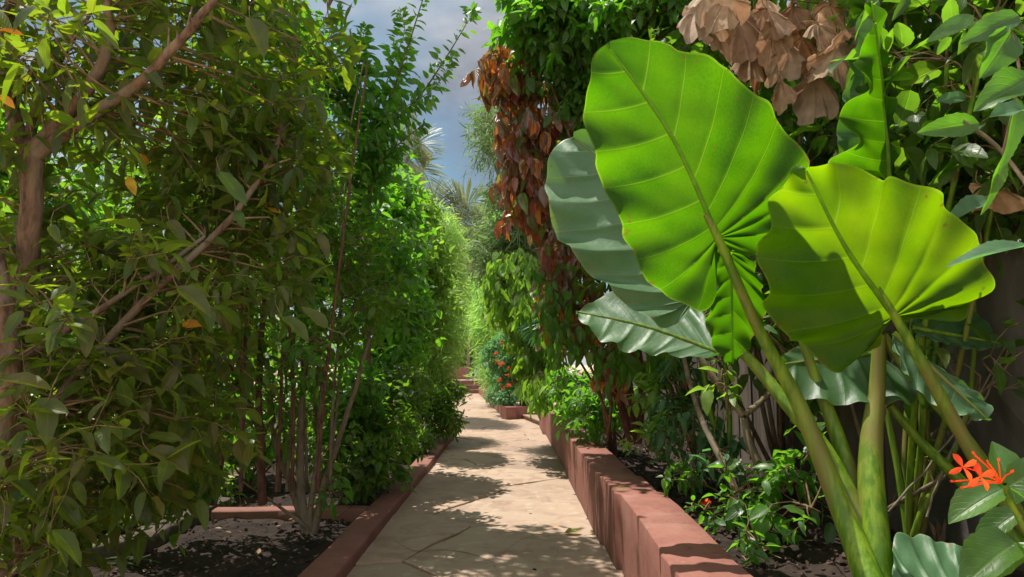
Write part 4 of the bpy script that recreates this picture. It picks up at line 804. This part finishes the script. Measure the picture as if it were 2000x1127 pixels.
# right distance
plant('willowy_tree', 'tall slender tree with fine narrow leaves showing against the sky left of the copperleaf', 'tree', (.9,10.5,.36),
      [ell(958,235,9.5,16,32,.4), ell(962,305,9.5,14,20,.4), ell(1000,430,10,50,60,.7), ell(985,500,10,50,60,.6), ell(1040,480,10,40,60,.6), ell(985,190,10,20,30,.5), ell(1060,620,10,40,60,.6)], 300, 'fine', 'lance', .15, .09, 3, 3, n_tw=5, tl=.32, n_lf=10, up=.3, spread=1.0, bark='barkg', stem_name='trunk', stem_r=.03)
plant('leafy_shrub', 'lime green shrub with drooping oval leaves between the willowy tree and the copperleaf', 'shrub', (.95,9.2,.36),
      [ell(985,555,8.8,42,50,.4), ell(1030,600,8.6,40,40,.4), ell(1050,680,8.4,35,60,.4), ell(1080,750,7.6,45,30,.3), ell(1010,510,8.9,40,30,.3)], 240, 'lime', 'ovate', .14, .3, 4, 3, n_tw=2, tl=.18, n_lf=6, hang=True, bark='barkg')
plant('leafy_shrub', 'green undergrowth on the bed behind the middle of the long red wall', 'shrub', (1.2,7.2,.36),
      [ell(1120,760,7.3,45,28,.3), ell(1150,800,6.6,40,26,.25), ell(1200,790,6.4,30,40,.25)], 90, 'mid', 'ovate', .08, .36, 4, 3, n_tw=3, tl=.16, n_lf=6)
plant('flowering_shrub', 'shrub dotted with orange red flower heads in the far right planter', 'shrub', (.5,17,.1),
      [ell(995,690,16,42,40,.7), ell(1010,750,15.8,45,35,.5), ell(1050,700,15.5,40,60,.5)], 200, 'blue', 'ovate', .13, .3, 3, 3, n_tw=3, tl=.25, n_lf=8)
fr = [o for o in C.objects if o.name.startswith('flowering_shrub')][0]
g = Geo(); LV = Leaves('ovate', .4, 2, 3)
for _ in range(22):
    g = Geo(); LV = Leaves('ovate', .4, 2, 3)
    c = P(random.gauss(996, 22), random.uniform(665, 765), 15.1+random.random()*.5)
    for k in range(9): LV.add(c, rdir(), rdir(), .075, random.random())
    LV.into(g); g.build('flower_head', M['bloom'], fr)
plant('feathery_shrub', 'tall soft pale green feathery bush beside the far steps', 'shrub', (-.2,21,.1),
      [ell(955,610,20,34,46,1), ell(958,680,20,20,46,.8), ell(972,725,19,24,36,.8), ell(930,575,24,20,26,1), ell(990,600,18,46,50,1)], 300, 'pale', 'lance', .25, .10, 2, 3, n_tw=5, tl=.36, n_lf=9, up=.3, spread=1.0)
plant('leafy_shrub', 'bluish green spreading groundcover bush at the front of the far right planter', 'shrub', (.3,15.4,.1),
      [ell(1010,778,15.3,40,12,.25), ell(975,768,17,18,10,.3), ell(1045,785,15.4,14,12,.2)], 110, 'blue', 'ovate', .09, .4, 2, 3, n_tw=3, tl=.16, n_lf=7)
plant('leafy_shrub', 'dark bush under the trees at the very end of the path', 'shrub', (-3,33,.5),
      [ell(900,690,32,30,36,1.2), ell(930,650,34,30,26,1.2), ell(880,620,34,30,40,1.2)], 130, 'dark', 'ovate', .3, .4, 2, 3, n_tw=3, tl=.5, n_lf=7)
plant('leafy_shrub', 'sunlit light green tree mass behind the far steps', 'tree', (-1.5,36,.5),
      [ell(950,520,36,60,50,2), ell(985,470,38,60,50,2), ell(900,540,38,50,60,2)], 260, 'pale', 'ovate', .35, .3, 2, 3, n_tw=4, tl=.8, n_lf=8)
# blue spiky fan leaf
g = Geo(); LV = Leaves('blade', .06, 6, 3); fp = empty('fan_palm', (.75,8.3,.36), 'small blue grey fan palm leaf below the lime shrub', 'palm')
for k in range(16):
    a = -2.9+k*.10; LV.add(P(1075,620,8.0), nz([math.cos(a)*1., -.15, math.sin(a)*1.]), np.array([.1,-1,.5]), .42, .3+.05*(k % 3), .15)
LV.into(g); g.build('leaf', M['blue'], fp); g = Geo(); tube(g, [np.array([.75,8.3,.36]), P(1085,700,8.2), P(1075,620,8.0)], .012, .008); g.build('petiole', M['gstem'], fp)
# palms
def frond(root, pts, Y, n=60, ll=1.3, hang=.6, mat='palm'):
    w = px_line(pts, Y); g = Geo(); tube(g, w, .06, .015, 6, 20); LV = Leaves('blade', .035, 6, 3); q = smooth_pts(w, n)
    for k in range(3, n-1):
        d = nz(q[k+1]-q[k-1]); sd = nz(np.cross(d, [0, 1, .2])); l = ll*math.sin(math.pi*(.12+.85*k/n))**.7
        for s in (-1, 1):
            LV.add(q[k], nz(sd*s+d*.55+np.array([0, 0, -hang*random.uniform(.3, 1)])+rdir()*.12), np.array([0, -.6, .8]), l*random.uniform(.85, 1.1), random.random(), .25)
    LV.into(g); return g.build('frond', M[mat], root)
pm = empty('coconut_palm', (-3.2,34,.5), 'coconut palm with grey green fronds rising behind the far end of the path', 'palm')
g = Geo(); tube(g, [np.array([-3.2,34,.4]), np.array([-3.3,34,4]), P(876,455,34)], .2, .14, 10, 12); g.build('trunk', M['barkg'], pm)
for s in ([(876,455),(895,410),(925,395),(962,405)], [(876,455),(872,420),(885,388),(900,375)], [(876,455),(860,410),(850,385),(838,385)], [(876,455),(850,440),(825,450),(810,480)], [(876,455),(905,440),(940,450),(965,490)],[(876,455),(900,470),(930,500),(940,540)]):
    frond(pm, s, 34)
pm = empty('coconut_palm', (-7,30,0), 'palm frond tips poking over the left hedge against the sky', 'palm')
g = Geo(); tube(g, [np.array([-7,30,0]), np.array([-6.8,30,4]), P(760,330,30)], .2, .14, 10, 12); g.build('trunk', M['barkg'], pm)
for s in ([(760,330),(790,290),(820,280),(846,300)], [(760,330),(800,320),(830,340),(850,390)], [(760,330),(770,290),(790,250),(810,240)]): frond(pm, s, 30)
pm = empty('small_palm', (-1.9,27.8,.5), 'young palm with drooping pale fronds in front of the garden house', 'palm')
g = Geo(); tube(g, [np.array([-1.9,29.6,.5]), P(922,500,29.6)], .07, .05, 8, 6); g.build('trunk', M['barkg'], pm)
for s in ([(922,500),(932,480),(945,495),(950,540)], [(922,500),(912,485),(900,495),(890,530)], [(922,500),(940,505),(955,545),(958,585)], [(922,500),(925,520),(918,545),(912,575)]): frond(pm, s, 29.6, 40, .7, .8)
gh = empty('garden_house', (-1.5,44,.5), 'pale garden house with a thatched roof half hidden at the end of the path', 'house')
g = Geo(); boxm(g, -6, 1, 44, 48, .5, 5.4); g.build('wall', M['white'], gh, smooth=False)
g = Geo(); g.add([(-6.6,43.4,5.3),(1.6,43.4,5.3),(1.6,48.6,5.3),(-6.6,48.6,5.3),(-4.5,46,7.6),(-.5,46,7.6)], [(0,1,5,4),(1,2,5,5),(2,3,4,5),(3,0,4,4),(3,2,1,0)]); g.build('roof', M['thatch'], gh, smooth=False)

# --- right understory
def tr_lines(L_, Y0, Y1): return [(px_line(s, Y0, Y1), a, b) for s, a, b in L_]
plant('young_tree', 'small tree with a forked grey brown trunk beneath the low grey green leaf', 'tree', G(1490,1000,.38),
      [ell(1480,640,3.6,90,60,.2), ell(1560,700,3.6,60,60,.2), ell(1420,560,3.9,80,80,.2)], 26, 'mid', 'ovate', .09, .36, 8, 3, n_tw=2, tl=.16, n_lf=5, bark='barkg', stem_name='trunk',
      stems=tr_lines([([(1510,1010),(1490,930),(1462,860),(1452,810)], .024, .022), ([(1452,812),(1410,760),(1370,700),(1350,640)], .019, .012), ([(1452,812),(1495,775),(1520,740),(1560,690)], .018, .01)], 3.5, 3.7))
plant('young_tree', 'leaning thin-trunked tree in front of the board fence, left of the forked one', 'tree', G(1440,985,.38),
      [ell(1300,620,4.4,60,60,.2), ell(1340,560,4.4,60,60,.2)], 18, 'dark', 'ovate', .09, .36, 6, 3, n_tw=2, tl=.16, n_lf=5, bark='barkg', stem_name='trunk',
      stems=tr_lines([([(1470,1040),(1425,930),(1375,830),(1345,740),(1325,640)], .020, .015)], 3.5, 4.4))
plant('cane_plant', 'two smooth green canes standing between the thin trunks', 'plant', G(1415,960,.38),
      [ell(1370,640,4.3,30,30,.1)], 5, 'mid', 'ovate', .12, .3, 6, 3, n_tw=1, tl=.12, n_lf=4, bark='gstem', stem_name='cane',
      stems=tr_lines([([(1430,960),(1405,880),(1380,760),(1360,650)], .022, .016), ([(1435,960),(1425,850),(1420,740),(1400,640)], .018, .014)], 4.2, 4.3))
g = Geo(); LV = Leaves('blade', .16, 10, 5); bp_ = empty('banana_plant', G(1270,850,.38), 'young plant with two broad upright pale green blades beside the reddish trunks', 'plant')
for dx, s, c in ((-.75,.42,.2),(.05,.52,.1),(.4,.45,.3)): LV.add(P(1275,770,5.2), nz([dx, -.2, 1]), np.array([.2,-1,.3]), s, .4, c)
LV.into(g); g.build('leaves', M['mid'], bp_); g = Geo(); tube(g, [G(1270,850,.38), P(1275,770,5.2)], .03, .02, 8, 5); g.build('stem', M['gstem'], bp_)
plant('leafy_shrub', 'small yellow green leafed shrub leaning over the red wall top', 'shrub', G(1300,890,.38),
      [ell(1265,875,4.6,36,26,.12), ell(1310,830,4.6,40,40,.15), ell(1300,760,4.8,40,40,.15)], 34, 'lime', 'ovate', .085, .34, 8, 3, n_tw=2, tl=.12, n_lf=5, bark='gstem', stem_r=.008)
plant('leafy_shrub', 'grey green shrub with hanging oval leaves behind the yellow green one', 'shrub', G(1370,900,.38),
      [ell(1350,860,4.3,50,60,.15), ell(1340,760,4.6,50,60,.15), ell(1400,900,4.0,50,50,.15)], 44, 'blue', 'ovate', .085, .36, 8, 3, n_tw=2, tl=.14, n_lf=5, droop=.8, bark='barkg', stem_r=.008)
plant('leafy_shrub', 'dark low shrub by the soil in front of the forked trunk', 'shrub', G(1540,960,.38),
      [ell(1530,960,3.2,60,50,.15), ell(1570,900,3.2,40,60,.15), ell(1440,960,3.5,50,50,.15), ell(1600,1000,2.9,30,30,.1)], 24, 'mid', 'ovate', .075, .4, 8, 3, n_tw=2, tl=.12, n_lf=5, bark='barkg', stem_r=.007)
plant('seedling', 'upright bright green sprig with pointed leaves before the leaning trunk', 'plant', G(1425,980,.38),
      [ell(1420,800,3.5,10,70,.03), ell(1415,740,3.5,20,20,.03)], 6, 'lime', 'ovate', .10, .33, 9, 5, n_tw=1, tl=.08, n_lf=3, bark='gstem', stem_r=.004)
plant('ground_plant', 'cluster of small leaves on the soil just behind the red wall', 'plant', G(1400,1000,.38),
      [ell(1400,990,3.5,50,16,.1), ell(1340,930,4.0,30,14,.08), ell(1480,1060,3.0,40,16,.08)], 22, 'mid', 'ovate', .05, .4, 6, 3, n_tw=2, tl=.06, n_lf=5, bark='gstem', stem_r=.003)
# bare canes leaning on the wall, far right
for s, lab in (([(1735,1000),(1840,880),(1930,740),(2010,600)], 'thin bare tan cane leaning against the dark wall, longest'), ([(1700,920),(1722,850),(1740,770),(1745,700)], 'thin bare upright cane left of the leaning one'), ([(1810,1010),(1850,900),(1920,780),(1990,640)], 'thin bare cane leaning at the right edge')):
    g = Geo(); tube(g, px_line(s, 2.75, 2.75), .005, .0035, 6, 14, .5, .004); tag(g.build('dead_cane', M['barkg']), lab, 'cane', 'bare canes against the wall')
# ixora at right edge
ix = empty('ixora_plant', (1.25,1.35,.36), 'ixora with one spidery orange red flower head and dark leaves at the right edge', 'flowering plant')
g = Geo(); c = P(1962,945,1.25); tube(g, [np.array([1.25,1.35,.36]), P(2010,1050,1.3), c], .008, .004, 6, 10); g.build('stem', M['gstem'], ix)
g = Geo(); LV = Leaves('ovate', .4, 12, 5)
for (bx, by), (tx, ty), y0, y1, nn in [((1985,985),(1945,858),1.32,1.36,(-.2,-1,.3)),((1970,950),(2070,890),1.25,1.2,(0,-1,.8)),((1960,955),(1850,1010),1.3,1.3,(0,-.5,1)),((1975,955),(2060,1010),1.28,1.2,(.2,-.4,1)),((1985,1060),(1880,1130),1.35,1.3,(0,-.5,1)),((1990,1060),(2080,1150),1.3,1.2,(0,-.5,1)),((1990,1000),(1900,1060),1.4,1.4,(0,-.5,1))]:
    a = P(bx,by,y0); b = P(tx,ty,y1); LV.add(a, nz(b-a), np.array(nn,float), np.linalg.norm(b-a), random.random()*.6, .15)
LV.into(g); g.build('foliage', M['mid'], ix)
fl = Geo(); LV = Leaves('obov', .34, 6, 3); tbs = Geo(); fc = P(1955,943,1.25)
for (x, y), star in [((1914,930),1),((1880,912),1),((1930,905),0),((1865,940),0),((1882,952),0),((1950,905),0),((1905,890),0),((1900,950),0),((1972,925),0)]:
    t = P(x, y, 1.22+random.uniform(-.02,.02)); tube(tbs, [fc, fc*.5+t*.5+[0,0,.004], t], .0008, .0009, 5, 6)
    if star:
        for k in range(4):
            a = .5+k*math.pi/2+random.uniform(-.15,.15); LV.add(t, nz([math.cos(a), -.35, math.sin(a)]), np.array([0,-1,.2]), .026, random.random(), .35)
    else: LV.add(t, nz(t-fc), np.array([0,-1,.3]), .011, .2, 0)
LV.into(fl); fo = fl.build('flower', M['flower'], ix); tbs.build('flower_tubes', M['flower'], ix)
# small red flowers low in the right bed
for (px, py, z), lab in (((1302,945,.42),'small red bloom on the soil behind the red wall'),((1378,1000,.42),'tiny orange red flower among low leaves, nearer than the other'),((1213,835,.6),'red spike flower at the foot of the reddish trunks')):
    c = G(px,py,z-.04); g = Geo(); LV = Leaves('ovate', .4, 4, 3)
    for k in range(12): LV.add(c+rdir()*.012+[0,0,.04], nz(rdir()+UP), rdir(), .035, random.random())
    LV.into(g); e_ = empty('flower', c, lab, 'flower'); g.build('petals', M['flower'], e_); g = Geo(); tube(g, [c-[0,0,.06], c+[0,0,.04]], .002, .0015, 5, 4); g.build('stem', M['gstem'], e_)
# explicit foreground leaves on the right: single big ones as a plant each attached to a stem
bl = empty('broadleaf_plant', (1.75,1.9,.36), 'branch with large toothed grey green and bright leaves reaching in from the right edge', 'plant')
g = Geo(); tube(g, [np.array([1.75,1.9,.36]), P(2120,700,1.9), P(2060,460,1.9), P(1960,300,2.0), P(1880,235,2.0)], .012, .004, 7, 20); tube(g, [P(2060,460,1.9), P(2000,490,1.75)], .004, .003, 6, 4)
tube(g, [P(1960,300,2.0), P(1990,150,1.9), P(1975,60,1.9)], .006, .003, 6, 8); g.build('stem', M['barkg'], bl)
for (bx, by), (tx, ty), Yv, dy, wd, mt, nn, lab in [((2010,480),(1846,512),1.7,.05,.27,'heroS',(-.1,-.5,1),'large toothed grey green leaf'),((1912,240),(1796,256),2.0,0,.34,'lime2',(0,-1,.1),'bright oval leaf'),
      ((2020,150),(1905,210),1.8,0,.4,'mid2',(0,-1,.6),None),((1975,60),(1920,150),1.9,0,.45,'mid2',(.3,-1,.3),None),((1990,30),(1880,80),1.9,0,.4,'lime2',(0,-1,.3),None),((1985,190),(1965,330),1.8,0,.2,'lime2',(.4,-1,0),None),
      ((1960,300),(1925,420),1.95,0,.2,'mid2',(.4,-1,0),None),((1940,390),(1850,430),2.2,0,.32,'blue2',(0,-.6,1),None),((1885,190),(1830,195),2.3,0,.45,'blue2',(0,-1,.3),None),((1900,30),(1815,75),2.0,-.05,.25,'lime2',(0,-1,.3),None),((2000,215),(1935,225),1.6,0,.5,'blue2',(0,-1,.9),None)]:
    a = P(bx, by, Yv); b = P(tx, ty, Yv+dy); LV = Leaves('ovate', wd, 22 if wd < .3 else 14, 7); LV.add(a, nz(b-a), np.array(nn, float), np.linalg.norm(b-a), random.random(), .08); g = Geo(); LV.into(g)
    o = g.build('leaf', M[{'heroS':'blue','lime2':'mid','mid2':'mid','blue2':'blue'}[mt]], bl)
    if lab: o['label'] = lab

yl = [((0,58),(38,62),2.1,'yellow leaf hanging at the top left edge'),((0,185),(24,205),2.1,'orange yellow leaf at the left edge below the top one'),((508,393),(545,410),2.9,'orange leaf caught among twigs in the middle of the left hedge'),((250,345),(262,375),2.6,'small rusty leaf on the slanting branch'),((355,635),(395,632),2.6,'olive yellow leaf low in the left hedge'),((272,300),(290,322),2.7,'small orange leaf near the forked branch'),((355,125),(380,138),2.7,'small yellow leaf high in the left hedge')]
for (bx, by), (tx, ty), Yv, lab in yl:
    a = P(bx, by, Yv); b = P(tx, ty, Yv); LV = Leaves('ovate', .33, 8, 5); LV.add(a, nz(b-a), np.array([.1,-.8,.6]), np.linalg.norm(b-a)*1.15, random.random(), .15); g = Geo(); LV.into(g); tag(g.build('yellowed_leaf', M['yel']), lab, 'leaf', 'yellowed leaves in the left hedge')
for nm, lab, x0, x1, y0, y1, z, n in (('leaf_litter', 'scatter of small dead leaves on the dark left bed', -2.6, -1.14, 2.2, 7, .025, 120), ('leaf_litter', 'scatter of small dead leaves on the soil of the right bed', .88, 1.95, 1.6, 7, .375, 260), ('leaf_litter', 'crumbs of dry leaf strewn over the path stones', -.9, .58, 2, 11, .022, 170)):
    g = Geo(); LV = Leaves('ovate', .36, 4, 3)
    for _ in range(n): LV.add([random.uniform(x0, x1), y0+(y1-y0)*random.random()**1.4, z+random.random()*.006], nz([random.gauss(0,1), random.gauss(0,1), .1]), UP+rdir()*.35, random.uniform(.015, .055) if 'path' not in lab else random.uniform(.008,.022), random.random(), random.uniform(-.4,.1))
    LV.into(g); tag(g.build(nm, M['dry']), lab, 'leaf litter', None, 'stuff')
# fallen leaves
def fallen(px, py, z, s, mat, lab, kind='ovate', wd=.35, d=(1,.1,0)):
    LV = Leaves(kind, wd, 8, 5); LV.add(G(px, py, z+.006), nz(d), UP, s, random.random(), -.08); g = Geo(); LV.into(g); tag(g.build('fallen_leaf', M[mat]), lab, 'leaf', 'fallen leaves')
fallen(1103,1041,.02,.12,'red','dull red fallen leaf lying on the path near the wall','ovate',.42)
fallen(1078,1028,.02,.05,'yel','small yellow fallen leaf left of the red one on the path')
fallen(1034,1047,.02,.045,'lime','tiny yellow green leaf on the path beside the crack')
fallen(1196,955,.456,.11,'lime','fresh green leaf fallen on top of the red wall','lance',.18)
fallen(1215,913,.456,.08,'dry','curled brown leaf on top of the red wall','ovate',.3)
